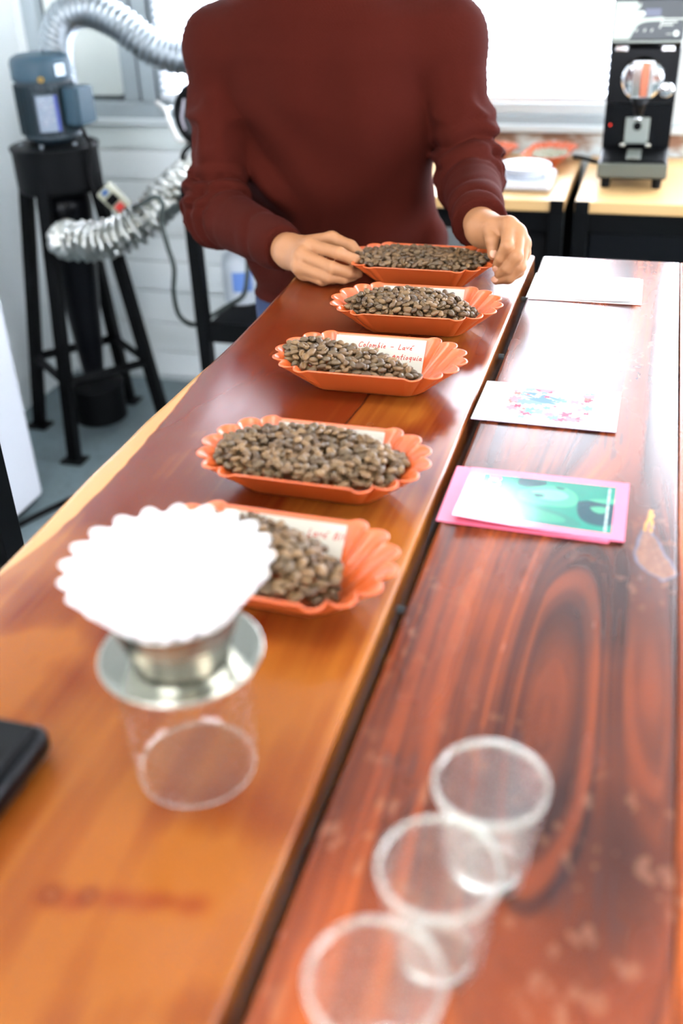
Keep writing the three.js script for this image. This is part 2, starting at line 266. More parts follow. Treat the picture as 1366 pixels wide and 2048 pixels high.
{
  const ZA = -1.596, ZB = 0.35, H = TT - 0.05;
  const left = thing('wooden_table', 'glossy red-brown hardwood table board with a pale wavy sapwood edge, holding the orange bean trays', 'table');
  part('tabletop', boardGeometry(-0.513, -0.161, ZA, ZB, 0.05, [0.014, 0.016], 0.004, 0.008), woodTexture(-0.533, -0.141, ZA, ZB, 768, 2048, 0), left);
  for (const [x, z] of [[-0.44, -1.3], [-0.24, -1.3], [-0.44, 0.2], [-0.24, 0.2]]) part('leg', bar([x, 0, z], [x, H, z], 0.05), M.black, left);
  for (const z of [-0.656, -1.221, -1.448]) part('steel_pin', cyl(0.0035, 0.0035, 0.009, 0, 0, 0, 16).rotateZ(-Math.PI / 2).translate(-0.163, TT - 0.022, z), M.gasket, left, 'small steel pin in the gap between the boards');
  part('support_beam', rbox(0.04, 0.05, ZB - ZA - 0.1, 0.003, -0.169, TT - 0.075, (ZA + ZB) / 2), M.black, left);  // added black strip that darkens the gap and hides the floor
  const right = thing('wooden_table', 'scuffed reddish table board with a filled knot, holding the printed cards and the drinking glasses', 'table');
  part('tabletop', boardGeometry(-0.148, 0.0605, ZA + 0.001, ZB, 0.05, [0.004, 0.004], 0.002, 0), woodTexture(-0.168, 0.0805, ZA, ZB, 560, 2048, 1), right);
  part('tabletop', boardGeometry(0.0615, 0.42, ZA + 0.001, ZB, 0.05, [0.002, 0.002], 0.004, 0), woodTexture(0.0415, 0.44, ZA, ZB, 512, 1024, 2), right);
  for (const [x, z] of [[-0.08, -1.3], [0.34, -1.3], [-0.08, 0.2], [0.34, 0.2]]) part('leg', bar([x, 0, z], [x, H, z], 0.05), M.black, right);
}
// ---------- orange sample trays ----------
const TRAY = { straight: 0.052, a0: 0.066, b0: 0.025, a1: 0.108, b1: 0.061, h: 0.038, wall: 0.0016 };
function trayOutline(M) {                         // stations round the rim: [end arc angle, side, lobe]
  const out = [], lobes = 7, arcN = 140, strN = 20;
  for (const side of [1, -1]) {
    for (let i = 0; i < strN; i++) out.push({ s: side, str: -side * 1 + side * 2 * i / strN, arc: null, end: 0 });
    for (let i = 0; i < arcN; i++) { const u = i / arcN; out.push({ s: side, str: side, arc: u, end: side, lobe: 1 - Math.pow(Math.abs(Math.sin(Math.PI * lobes * u + 0.0001)), 0.62) }); }
  }
  return out;
}
function trayPoint(st, t, off) {                  // t 0 base .. 1 rim
  const L = TRAY.straight * lerp(0.86, 1, t), e = lerp(TRAY.a0, TRAY.a1, t) - L - off, b = lerp(TRAY.b0, TRAY.b1, t) - off;
  const amp = 0.0115 * Math.pow(t, 1.1);
  if (st.arc === null) return [st.str * L, st.s * b];
  const a = Math.PI / 2 - Math.PI * st.arc, x = Math.cos(a), z = Math.sin(a);
  const q = Math.pow(Math.abs(x), 1.0) , r = 1 - 0;
  const nx = x * b, nz = z * e, nl = Math.hypot(nx, nz) || 1, k = amp * (0.5 - st.lobe) * smooth(0, 0.06, st.arc) * smooth(1, 0.94, st.arc);
  return [st.s * (L + e * x + k * nx / nl), st.s * (b * z + k * nz / nl)];
}
function trayGeometry() {
  const sts = trayOutline(), n = sts.length, rows = [];
  const h = TRAY.h, w = TRAY.wall;
  // inside from the centre of the floor up, over the lip, down the outside
  rows.push([0, w, 0, 0.05], [0, w, 0.0015], [0.03, w + 0.0004, 0.001]);
  for (const t of [0.1, 0.25, 0.45, 0.65, 0.82, 0.94, 1]) rows.push([t, h * t + 0.0002, 0.0012]);
  rows.push([1.01, h + 0.0006, 0.0005], [1.022, h + 0.0007, 0.0], [1.03, h + 0.0002, -0.0004], [1.025, h - 0.0006, -0.0006], [1.0, h - 0.0012, 0.0]);
  for (const t of [0.94, 0.82, 0.65, 0.45, 0.25, 0.1]) rows.push([t, h * t - 0.0010, -0.0004]);
  rows.push([0.02, 0.0002, 0], [0, 0, 0.0015], [0, 0, 0, 0.05]);
  const pos = [], idx = [];
  for (const [t, y, off, c] of rows) for (const st of sts) { const p = trayPoint(st, t, off); const k = c ?? 1; pos.push(p[0] * k, y, p[1] * k); }
  for (let j = 0; j < rows.length - 1; j++) for (let i = 0; i < n; i++) { const a = j * n + i, b = j * n + (i + 1) % n, c = a + n, d = b + n; idx.push(a, b, c, b, d, c); }
  for (const j of [0, rows.length - 1]) { const m = pos.length / 3; pos.push(0, rows[j][1], 0); for (let i = 0; i < n; i++) { const a = j * n + i, b = j * n + (i + 1) % n; j ? idx.push(m, a, b) : idx.push(m, b, a); } }
  const g = new THREE.BufferGeometry(); g.setAttribute('position', new THREE.Float32BufferAttribute(pos, 3)); g.setIndex(idx);
  g.computeVertexNormals();
  // make sure the faces look outward: the floor's inside must face up
  return g;
}
const trayGeo = trayGeometry();

// handwriting: strokes on a unit grid (x 0..w, y 0 baseline .. 1 cap height)
const GLYPH = {
  C: [0.7, [[0.65, 0.85], [0.4, 1], [0.12, 0.7], [0.05, 0.3], [0.25, 0], [0.6, 0.15]]], o: [0.5, [[0.25, 0.5], [0.05, 0.3], [0.15, 0.02], [0.4, 0.15], [0.4, 0.4], [0.2, 0.5]]],
  l: [0.3, [[0.25, 1], [0.08, 0.4], [0.12, 0], [0.28, 0.05]]], m: [0.8, [[0.05, 0], [0.1, 0.5]], [[0.1, 0.3], [0.25, 0.5], [0.35, 0.4], [0.32, 0]], [[0.35, 0.3], [0.55, 0.5], [0.65, 0.35], [0.65, 0]]],
  b: [0.5, [[0.2, 1], [0.06, 0.1], [0.2, 0], [0.4, 0.2], [0.35, 0.45], [0.1, 0.3]]], i: [0.28, [[0.12, 0.5], [0.08, 0.02], [0.22, 0.05]], [[0.17, 0.72], [0.18, 0.76]]],
  e: [0.48, [[0.06, 0.25], [0.4, 0.32], [0.28, 0.5], [0.06, 0.3], [0.15, 0], [0.42, 0.08]]], '-': [0.6, [[0.08, 0.32], [0.5, 0.34]]], ' ': [0.55],
  L: [0.6, [[0.2, 0.95], [0.08, 0.05], [0.2, 0], [0.55, 0.06]]], a: [0.55, [[0.42, 0.42], [0.2, 0.5], [0.05, 0.25], [0.18, 0], [0.38, 0.2], [0.43, 0.45]], [[0.42, 0.4], [0.4, 0.05], [0.52, 0.02]]],
  v: [0.5, [[0.05, 0.5], [0.2, 0.02], [0.45, 0.52]]], 'é': [0.5, [[0.06, 0.25], [0.4, 0.32], [0.28, 0.5], [0.06, 0.3], [0.15, 0], [0.42, 0.08]], [[0.3, 0.72], [0.6, 0.86]]],
  G: [0.75, [[0.65, 0.85], [0.4, 1], [0.1, 0.7], [0.05, 0.3], [0.25, 0], [0.6, 0.15], [0.62, 0.45], [0.4, 0.45]]], r: [0.42, [[0.06, 0.5], [0.1, 0]], [[0.1, 0.3], [0.25, 0.5], [0.4, 0.45]]],
  d: [0.52, [[0.4, 0.4], [0.2, 0.5], [0.05, 0.2], [0.2, 0], [0.38, 0.2], [0.52, 1]], [[0.4, 0.3], [0.42, 0]]], A: [0.75, [[0.02, 0], [0.35, 0.95], [0.6, 0]], [[0.12, 0.36], [0.55, 0.38]]],
  n: [0.52, [[0.06, 0.5], [0.08, 0]], [[0.08, 0.3], [0.28, 0.5], [0.4, 0.35], [0.42, 0]]], t: [0.4, [[0.22, 0.95], [0.12, 0.1], [0.3, 0]], [[0.02, 0.55], [0.38, 0.58]]],
  q: [0.52, [[0.4, 0.42], [0.2, 0.5], [0.05, 0.25], [0.18, 0.02], [0.38, 0.2], [0.42, 0.48]], [[0.4, 0.4], [0.36, -0.4]]], u: [0.52, [[0.06, 0.5], [0.1, 0.05], [0.3, 0.05], [0.4, 0.5]], [[0.4, 0.4], [0.44, 0]]],
  N: [0.8, [[0.05, 0], [0.15, 0.95], [0.55, 0.05], [0.7, 0.98]]], c: [0.45, [[0.38, 0.42], [0.2, 0.5], [0.05, 0.2], [0.2, 0], [0.4, 0.08]]], g: [0.5, [[0.4, 0.42], [0.2, 0.5], [0.05, 0.25], [0.2, 0.02], [0.4, 0.25]], [[0.41, 0.48], [0.36, -0.35], [0.1, -0.35]]],
  B: [0.65, [[0.1, 0], [0.15, 0.95], [0.5, 0.85], [0.45, 0.55], [0.15, 0.5], [0.55, 0.35], [0.5, 0.05], [0.1, 0]]], I: [0.3, [[0.15, 0.95], [0.1, 0]]], O: [0.8, [[0.4, 0.97], [0.1, 0.7], [0.1, 0.2], [0.4, 0], [0.68, 0.3], [0.65, 0.75], [0.4, 0.97]]],
};
function write(c, text, x, y, size, seed) {
  const r = rng(seed); c.lineCap = c.lineJoin = 'round';
  for (const ch of text) {
    const [w, ...strokes] = GLYPH[ch] ?? [0.5]; const dy = (r() - 0.5) * size * 0.08;
    for (const s of strokes) {
      c.beginPath(); const P = s.map(([a, b]) => [x + (a + b * 0.16) * size, y + dy - b * size]);
      c.moveTo(...P[0]); for (let i = 1; i < P.length - 1; i++) c.quadraticCurveTo(...P[i], (P[i][0] + P[i + 1][0]) / 2, (P[i][1] + P[i + 1][1]) / 2);
      c.lineTo(...P[P.length - 1]); c.stroke();
    }
    x += (w + 0.12) * size;
  }
}
function labelMaterial(lines, seed) {
  const t = canvasTexture(768, 340, (c, w, h) => {
    const r = rng(seed); c.fillStyle = '#b9b5a9'; c.fillRect(0, 0, w, h);
    for (let i = 0; i < 2600; i++) { c.fillStyle = `rgba(${150 + 60 * r()},${140 + 60 * r()},${120 + 50 * r()},0.10)`; c.fillRect(w * r(), h * r(), 1 + 9 * r(), 1 + 3 * r()); }
    c.strokeStyle = '#a31c10'; c.lineWidth = 6;
    lines.forEach((l, i) => write(c, l, l.startsWith('C') ? 200 : 190, 92 + i * 84, 48, seed + i));
  });
  return [M.paper, M.paper, M.paper, M.paper, std('#ffffff', 0.85, { map: t }), M.paper];
}

// beans
function beanGeometry(rings) {                    // long axis x; rounded back below, flatter face with a groove above
  const ang = [0, 5, 11, 20, 36, 60, 90, 120, 150, 180, 210, 240, 270, 300, 324, 340, 349, 355].map(d => d * Math.PI / 180), K = ang.length, pos = [], col = [], idx = [];
  for (let j = 0; j <= rings; j++) {
    const th = Math.PI * (0.04 + 0.92 * j / rings), X = Math.cos(th), R = Math.sin(th);
    for (const f of ang) {
      let y = Math.cos(f) * R, z = Math.sin(f) * R; const off = Math.abs(z - 0.1 * Math.sin(X * 3) * R), on = smooth(1.0, 0.8, Math.abs(X)) * (y > 0 ? 1 : 0);
      if (y > 0) y *= 0.62; const g = Math.exp(-((off / 0.13) ** 2)) * on; y -= 0.4 * g;
      pos.push(X * 0.0057, y * 0.0037, z * 0.0040 * (1 - 0.08 * X)); const c = 1 + 0.85 * Math.exp(-((off / 0.1) ** 2)) * on; col.push(c, c * 0.98, c * 0.88 + 0.1);
    }
  }
  for (let j = 0; j < rings; j++) for (let k = 0; k < K; k++) { const p = j * K + k, q = j * K + (k + 1) % K; idx.push(p, p + K, q, q, p + K, q + K); }
  for (const j of [0, rings]) { const m = pos.length / 3, X = j ? -1 : 1; pos.push(X * 0.0058, 0, 0); col.push(1, 1, 1); for (let k = 0; k < K; k++) { const p = j * K + k, q = j * K + (k + 1) % K; j ? idx.push(m, q, p) : idx.push(m, p, q); } }
  const g = new THREE.BufferGeometry(); g.setAttribute('position', new THREE.Float32BufferAttribute(pos, 3)); g.setAttribute('color', new THREE.Float32BufferAttribute(col, 3)); g.setIndex(idx); g.computeVertexNormals(); return g;
}
const beanFine = beanGeometry(12), beanCoarse = beanGeometry(9);
const beanTones = ['#5c4429', '#694f31', '#4a3620', '#755a3a', '#513f27', '#614a2d'];
const beanMats = beanTones.map(c => phys(c, 0.42, { specularIntensity: 0.8, vertexColors: true }));
const beanStuffMat = phys('#ffffff', 0.42, { specularIntensity: 0.8, vertexColors: true });

function insideDist(x, z) {                       // how far out on the tray wall: 0 at the base edge .. 1 at the rim (approximate)
  let lo = 0, hi = 1.4; const f = t => { const L = TRAY.straight * lerp(0.86, 1, t), e = lerp(TRAY.a0, TRAY.a1, t) - L, b = lerp(TRAY.b0, TRAY.b1, t); const ax = Math.abs(x), az = Math.abs(z); return ax <= L ? az <= b : ((ax - L) / e) ** 2 + (az / b) ** 2 <= 1; };
  if (f(0)) return 0; for (let i = 0; i < 12; i++) { const m = (lo + hi) / 2; f(m) ? hi = m : lo = m; } return hi;
}
const beanList = [];
function fillTray(T, heap, seed, tone) {          // T: tray position and turn; heap(x, z) height above the table of the top of the heap or 0
  const r = rng(seed), placed = [], q = new THREE.Quaternion(), e = new THREE.Euler();
  for (let layer = 0; layer < 3; layer++) {
    const here = [];
    for (let k = 0; k < 4200; k++) {
      const x = (r() * 2 - 1) * 0.118, z = (r() * 2 - 1) * 0.072, t = insideDist(x, z); if (t > 1.02) continue;
      const floor = 0.0025 + TRAY.h * Math.min(t, 1) * (t > 0 ? 1 : 0), top = heap(x, z); let y = top - layer * 0.0056;
      if (top <= 0.004 || y < floor + (t > 0 ? 0.0062 : 0.004) || top < floor + 0.003) continue;
      if (here.some(b => Math.hypot(b[0] - x, b[2] - z) < 0.0070)) continue;
      y += (r() - 0.5) * 0.0026;
      const tilt = layer ? 1.2 : 0.95; e.set((r() < 0.55 ? 0 : Math.PI) + (r() - 0.5) * tilt, r() * Math.PI * 2, (r() - 0.5) * tilt, 'YXZ');
      here.push([x, y, z, e.clone(), 0.86 + 0.26 * r(), r(), layer]);
    }
    placed.push(...here);
  }
  const c = Math.cos(T.turn), s = Math.sin(T.turn);
  for (const [x, y, z, rot, size, tint, layer] of placed) {
    q.setFromEuler(rot); const turned = new THREE.Quaternion().setFromAxisAngle(V(0, 1, 0), T.turn).multiply(q);
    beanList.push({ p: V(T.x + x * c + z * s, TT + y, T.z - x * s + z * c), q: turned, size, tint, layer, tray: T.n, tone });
  }
}
const bump2 = (x, z, cx, cz, ax, az) => 1 - ((x - cx) / ax) ** 2 - ((z - cz) / az) ** 2;
const TRAYS = [
  { n: 1, x: -0.311, z: -1.434, turn: 0.0, name: 'farthest orange scalloped tray, held in both hands and full of dark beans', label: ['Colombie - Nature'], lname: 'white paper label at the back of the farthest tray, between the hands',
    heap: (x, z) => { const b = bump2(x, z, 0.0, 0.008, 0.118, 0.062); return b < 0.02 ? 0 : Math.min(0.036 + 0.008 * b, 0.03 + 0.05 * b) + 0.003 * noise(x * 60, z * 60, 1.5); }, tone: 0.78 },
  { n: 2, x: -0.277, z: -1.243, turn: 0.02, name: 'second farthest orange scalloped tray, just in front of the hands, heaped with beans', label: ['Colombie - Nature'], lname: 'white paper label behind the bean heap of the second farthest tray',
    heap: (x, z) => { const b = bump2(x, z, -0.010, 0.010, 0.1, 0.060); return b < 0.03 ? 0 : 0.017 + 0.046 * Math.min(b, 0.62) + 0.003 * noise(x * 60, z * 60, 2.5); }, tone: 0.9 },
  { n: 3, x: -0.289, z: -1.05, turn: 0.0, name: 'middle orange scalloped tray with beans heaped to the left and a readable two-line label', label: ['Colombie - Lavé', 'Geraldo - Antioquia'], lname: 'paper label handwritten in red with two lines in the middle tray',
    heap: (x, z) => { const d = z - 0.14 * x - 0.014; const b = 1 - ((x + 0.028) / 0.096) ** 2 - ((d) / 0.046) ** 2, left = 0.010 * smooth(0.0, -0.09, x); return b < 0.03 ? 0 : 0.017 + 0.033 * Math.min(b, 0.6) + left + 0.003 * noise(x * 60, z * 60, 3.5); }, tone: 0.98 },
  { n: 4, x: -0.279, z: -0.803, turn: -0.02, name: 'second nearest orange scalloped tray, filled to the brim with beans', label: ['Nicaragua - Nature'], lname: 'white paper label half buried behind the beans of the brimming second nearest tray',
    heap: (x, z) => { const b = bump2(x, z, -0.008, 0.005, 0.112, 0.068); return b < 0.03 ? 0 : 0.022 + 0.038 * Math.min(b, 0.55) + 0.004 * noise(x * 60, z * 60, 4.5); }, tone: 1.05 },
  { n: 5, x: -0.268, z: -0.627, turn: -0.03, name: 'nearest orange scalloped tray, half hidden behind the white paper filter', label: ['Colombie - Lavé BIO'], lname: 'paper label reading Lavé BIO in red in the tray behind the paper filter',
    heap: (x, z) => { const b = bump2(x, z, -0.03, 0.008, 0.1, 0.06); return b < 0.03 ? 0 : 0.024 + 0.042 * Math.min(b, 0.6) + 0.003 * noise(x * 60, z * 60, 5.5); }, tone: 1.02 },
];
for (const T of TRAYS) {
  single('sample_tray', trayGeo, M.orange, T.name, 'tray', [T.x, TT + 0.0005, T.z], T.turn, 'orange sample trays in a row on the left table board');
  const card = new THREE.BoxGeometry(0.112, 0.05, 0.0004);
  const slope = Math.atan2(TRAY.b1 - TRAY.b0, TRAY.h);
  const lab = single('paper_label', card, labelMaterial(T.label, 40 + T.n), T.lname, 'label', [0, 0, 0]);
  const m = new THREE.Matrix4().makeRotationX(-slope).setPosition(0.0, 0.0195, -0.0395);
  const tr = new THREE.Matrix4().makeRotationY(T.turn).setPosition(T.x, TT, T.z);
  lab.applyMatrix4(tr.multiply(m));
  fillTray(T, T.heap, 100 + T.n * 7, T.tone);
}
{
  // the 300 beans that show largest are single things, the rest one mass
  const open = b => !(b.tray === 5 && b.p.x < -0.268 - 0.5 * (b.p.z + 0.63) - 0.0);
  const ranked = beanList.map((b, i) => ({ b, i, d: b.p.distanceTo(camera.position) + 0.9 * b.layer + (open(b) ? 0 : 5) })).sort((a, c) => a.d - c.d);
  const chosen = new Set(ranked.slice(0, 300).map(o => o.i));
  const rest = beanList.filter((_, i) => !chosen.has(i));
  const first = {};
  for (const { b, i } of ranked.slice(0, 300)) {
    const near = b.tray === 5, key = Math.floor(b.tint * beanMats.length) + (near ? 'n' : 'f');
    let o;
    const T = TRAYS[b.tray - 1], dx = b.p.x - T.x, dz = b.p.z - T.z, along = near ? ['beside the paper filter', 'in the middle', 'at the right end'][dx < -0.01 ? 0 : dx < 0.025 ? 1 : 2] : ['at the left end', 'left of centre', 'right of centre', 'at the right end'][dx < -0.055 ? 0 : dx < -0.008 ? 1 : dx < 0.04 ? 2 : 3];
    const across = ['by the paper label', 'on top', 'by the front rim'][dz < -0.016 ? 0 : dz < 0.02 ? 1 : 2];
    const label = `coffee bean ${along} of the ${near ? 'nearest' : 'second nearest'} tray, ${across}`, group = `coffee beans ${along} of the ${near ? 'nearest' : 'second nearest'} tray, ${across}`;
    if (first[key]) { o = first[key].clone(); o.name = numbered('coffee_bean'); scene.add(o); o.position.copy(b.p); o.quaternion.copy(b.q); o.scale.setScalar(b.size); o.userData = { label, category: 'bean', group }; continue; }
    o = single('coffee_bean', beanFine, beanMats[Math.floor(b.tint * beanMats.length)], label, 'bean', b.p.toArray(), 0, group);
    o.quaternion.copy(b.q); o.scale.setScalar(b.size); first[key] = o;
  }
  const mass = new THREE.InstancedMesh(beanCoarse, beanStuffMat, rest.length), m = new THREE.Matrix4(), c = new THREE.Color();
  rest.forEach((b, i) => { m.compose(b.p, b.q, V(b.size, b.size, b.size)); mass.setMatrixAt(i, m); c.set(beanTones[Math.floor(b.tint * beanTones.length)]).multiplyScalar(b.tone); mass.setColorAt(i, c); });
  mass.name = 'coffee_beans'; mass.userData = { label: 'mass of roasted brown coffee beans heaped in the orange trays along the table', category: 'coffee beans', kind: 'stuff' }; shade(mass); scene.add(mass);
}
// ---------- brewer, glasses, cards, scale ----------
{
  // glass server
  const B = [-0.2415, TT, -0.428];
  const server = thing('glass_server', 'clear glass coffee server standing under the steel dripper', 'coffee server', B);
  part('body', lathe([[0.0005, 0.004], [0.034, 0.004], [0.0365, 0.0055], [0.0378, 0.01], [0.0412, 0.05], [0.0435, 0.0905], [0.0442, 0.0915], [0.0450, 0.0905], [0.0430, 0.05], [0.0396, 0.008], [0.0385, 0.002], [0.0365, 0.0003], [0.0005, 0.0003]], 96), M.serverGlass, server);
  part('base_edge', new THREE.TorusGeometry(0.0378, 0.0008, 10, 96).rotateX(Math.PI / 2).translate(0, 0.0022, 0), M.glassRim, server, 'thick glass edge of the base');
  part('rim', new THREE.TorusGeometry(0.0440, 0.0009, 10, 96).rotateX(Math.PI / 2).translate(0, 0.0905, 0), M.glassRim, server);
  // steel dripper
  const d = thing('coffee_dripper', 'stainless steel dripper with a wide flange resting on the glass server', 'coffee dripper', [B[0], TT + 0.092, B[2]]);
  part('flange', lathe([[0.012, 0.0022], [0.026, 0.0022], [0.029, 0.0026], [0.045, 0.0042], [0.0488, 0.0056], [0.0502, 0.0054], [0.0506, 0.0044], [0.0498, 0.0036], [0.0455, 0.0026], [0.0445, 0.0004], [0.03, 0.0006], [0.012, 0.0006], [0.012, 0.0022]], 96), M.steel, d);
  const out = [];
  for (let i = 0; i <= 6; i++) { const t = i / 6, r = lerp(0.0292, 0.0375, t), y = lerp(0.004, 0.0355, t); out.push([r + 0.0006, y], [r + 0.0012, y + 0.0016], [r + 0.0006, y + 0.0032]); }
  part('cup', lathe([[0.0005, 0.0032], [0.0285, 0.0032], ...out, [0.0392, 0.0407], [0.0396, 0.0415], [0.0390, 0.0421], [0.0378, 0.0415], [0.0366, 0.0375], [0.0284, 0.0055], [0.0005, 0.0050]], 96), M.steel, d);
  part('outlet_ring', lathe([[0.014, 0.001], [0.014, -0.006], [0.0155, -0.006], [0.0155, 0.001]], 48), M.steel, d);
  // fluted paper filter
  const N = 360, waves = 20, rows = 14, pos = [], idx = [];
  const R = (t, a) => { const w = Math.cos(a * waves), s = Math.sign(w) * Math.pow(Math.abs(w), 0.8); const y = lerp(0.0058, 0.0715, t), base = y < 0.038 ? lerp(0.0255, 0.0336, (y - 0.0058) / 0.0322) : lerp(0.0336, 0.0570, Math.pow((y - 0.038) / 0.0335, 0.9)); return base + (0.0006 + 0.0044 * t * t) * s; };
  for (let side = 0; side < 2; side++) for (let j = 0; j <= rows; j++) for (let i = 0; i < N; i++) { const t = j / rows, a = i / N * 2 * Math.PI, r = R(t, a) - side * 0.0003; pos.push(r * Math.cos(a), lerp(0.0058, 0.0715, t) + side * 0.0003, r * Math.sin(a)); }
  const per = (rows + 1) * N;
  for (let side = 0; side < 2; side++) for (let j = 0; j < rows; j++) for (let i = 0; i < N; i++) { const a = side * per + j * N + i, b = side * per + j * N + (i + 1) % N; side ? idx.push(a, b, a + N, b, b + N, a + N) : idx.push(a, a + N, b, b, a + N, b + N); }
  for (let i = 0; i < N; i++) { const a = rows * N + i, b = rows * N + (i + 1) % N; idx.push(a, a + per, b, b, a + per, b + per); }
  for (let side = 0; side < 2; side++) { const m = pos.length / 3; pos.push(0, 0.0058 + side * 0.0003, 0); for (let i = 0; i < N; i++) { const a = side * per + i, b = side * per + (i + 1) % N; side ? idx.push(m, b, a) : idx.push(m, a, b); } }
  const g = new THREE.BufferGeometry(); g.setAttribute('position', new THREE.Float32BufferAttribute(pos, 3)); g.setIndex(idx); g.computeVertexNormals();
  const f = single('paper_filter', g, M.paper, 'white fluted paper filter standing open in the steel dripper', 'paper filter', [B[0], TT + 0.0922, B[2]]);

  // drinking glasses: round rim, facets below
  const facets = 9, ns = 180, prof = [];
  for (const t of [0, 0.02, 0.06, 0.12, 0.2, 0.32, 0.45, 0.55, 0.6, 0.64, 0.7, 0.8, 0.9, 0.96, 0.985, 1]) prof.push(t);
  const GH = 0.073, gp = [], gi = [], rowsG = [];
  const outer = t => lerp(0.0225, 0.0315, Math.pow(t, 0.85)) + (t > 0.97 ? 0.0002 : 0);
  for (const t of prof) rowsG.push([outer(t) * (t === 0 ? 0.93 : t === 1 ? 0.985 : 1), t === 0 ? 0 : GH * t, smooth(0.64, 0.55, t)]);
  rowsG.push([outer(1) - 0.0016, GH + 0.0003, 0]);
  for (const t of [0.985, 0.9, 0.7, 0.5, 0.3, 0.2, 0.15]) rowsG.push([outer(t) - 0.0027 - 0.0014 * smooth(0.7, 0.3, t), GH * t, 0]);
  rowsG.push([0.014, GH * 0.115, 0], [0.004, GH * 0.11, 0]);
  for (const [r, y, fac] of rowsG) for (let i = 0; i < ns; i++) { const a = i / ns * 2 * Math.PI, p = 2 * Math.PI / facets, m = ((a % p) + p) % p - p / 2, k = lerp(1, 0.985 * Math.cos(p / 2) / Math.cos(m) * 1.045, fac); gp.push(r * k * Math.cos(a), y, r * k * Math.sin(a)); }
  for (let j = 0; j < rowsG.length - 1; j++) for (let i = 0; i < ns; i++) { const a = j * ns + i, b = j * ns + (i + 1) % ns; gi.push(a, a + ns, b, b, a + ns, b + ns); }
  for (const j of [0, rowsG.length - 1]) { const m = gp.length / 3; gp.push(0, rowsG[j][1], 0); for (let i = 0; i < ns; i++) { const a = j * ns + i, b = j * ns + (i + 1) % ns; j ? gi.push(m, b, a) : gi.push(m, a, b); } }
  let gg = new THREE.BufferGeometry(); gg.setAttribute('position', new THREE.Float32BufferAttribute(gp, 3)); gg.setIndex(gi); gg = toCreasedNormals(gg, 0.5);
  const G = [[-0.0445, -0.391, 0.2, 'empty clear faceted glass, farthest of the three on the right board'], [-0.0605, -0.329, 0.5, 'empty clear faceted glass in the middle of the three on the right board'], [-0.076, -0.262, 0.1, 'empty clear faceted glass nearest the viewer, cut off by the bottom of the picture']];
  const g0 = thing('drinking_glass', G[0][3], 'glass', [G[0][0], TT + 0.0003, G[0][1]], G[0][2], 'empty faceted glasses on the right board');
  part('body', gg, M.glassware, g0);
  part('rim', lathe([[0.0302, GH - 0.003], [0.0316, GH - 0.003], [0.0319, GH], [0.0313, GH + 0.0016], [0.0303, GH + 0.0016], [0.0298, GH], [0.0302, GH - 0.003]], 72), M.glassRim, g0, 'thick pale rim');
  part('base', lathe([[0.0005, 0.0012], [0.0165, 0.0012], [0.0195, 0.003], [0.0195, 0.007], [0.015, 0.0092], [0.0005, 0.0088]], 48), M.solidGlass, g0, 'thick glass base');
  for (const [x, z, a, label] of G.slice(1)) { const c = g0.clone(); c.name = numbered('drinking_glass'); scene.add(c); c.position.set(x, TT + 0.0003, z); c.rotation.y = a; c.userData = { ...g0.userData, label }; }

  // black scale at the left edge
  const s = thing('coffee_scale', 'flat black scale with rounded edges at the left edge of the table', 'scale', [-0.418, TT, -0.315]);
  part('body', rbox(0.16, 0.024, 0.2, 0.009, 0, 0.016, 0, 4), M.blackSatin, s);
  part('weighing_plate', rbox(0.15, 0.006, 0.17, 0.0028, 0, 0.031, -0.006, 3), M.blackMatt, s);
  for (const [x, z] of [[-0.06, -0.07], [0.06, -0.07], [-0.06, 0.07], [0.06, 0.07]]) part('foot', cyl(0.008, 0.008, 0.006, x, 0, z, 20), M.rubber, s);

  // printed cards: gently curled sheets
  function sheet(w, d, curl, mats) {
    const g = new THREE.BoxGeometry(w, 0.0005, d, 24, 1, 12), p = g.attributes.position;
    for (let i = 0; i < p.count; i++) { const u = p.getX(i) / w + 0.5, v = p.getZ(i) / d + 0.5; p.setY(i, p.getY(i) + curl(u, v)); }
    g.computeVertexNormals(); return g;
  }
  const gloss = { roughness: 0.2 };
  const whiteCard = phys('#f6f6f4', 0.25), pinkSide = std('#cc4468', 0.5), pinkCard = phys('#e56f8c', 0.5);
  const six = (side, top, bottom) => [side, side, top, bottom, side, side];
  // far white pair
  single('blank_card', sheet(0.155, 0.112, (u, v) => 0.0003), six(std('#c98a86', 0.6), whiteCard, whiteCard), 'blank white card lying under another at the far end of the right board', 'card', [-0.068, TT + 0.0006, -1.442], 0.012);
  single('blank_card', sheet(0.152, 0.112, (u, v) => 0.0006 + 0.004 * u * u * v), six(std('#c98a86', 0.6), whiteCard, whiteCard), 'blank white card on top at the far end of the right board', 'card', [-0.072, TT + 0.0013, -1.444], -0.01);
  // white card with a flower print
  const flowers = canvasTexture(1024, 700, (c, w, h) => {
    c.fillStyle = '#fbfbfb'; c.fillRect(0, 0, w, h); c.save(); c.beginPath(); c.rect(215, 70, 620, 540); c.clip();
    const r = rng(77), blob = (x, y, s, col) => { c.fillStyle = col; c.beginPath(); const n = 6 + Math.floor(r() * 3); for (let i = 0; i <= 40; i++) { const a = i / 40 * Math.PI * 2, q = s * (0.75 + 0.25 * Math.cos(a * n)); c.lineTo(x + q * Math.cos(a), y + q * 0.75 * Math.sin(a)); } c.fill(); };
    c.fillStyle = '#f4f8f6'; c.fillRect(215, 70, 620, 540);
    const pal = ['#f2798f', '#8fcfd6', '#f7a6b0', '#9db7d8', '#f58d86', '#a9d9cf'];
    for (let i = 0; i < 46; i++) blob(215 + 620 * r(), 70 + 540 * r(), 26 + 60 * r(), pal[Math.floor(r() * pal.length)]);
    for (let i = 0; i < 10; i++) { c.fillStyle = '#7fa3c4'; c.save(); c.translate(380 + 170 * r(), 150 + 150 * r()); c.rotate(0.4); c.beginPath(); c.ellipse(0, 0, 80 + 40 * r(), 13, 0, 0, 7); c.fill(); c.restore(); }
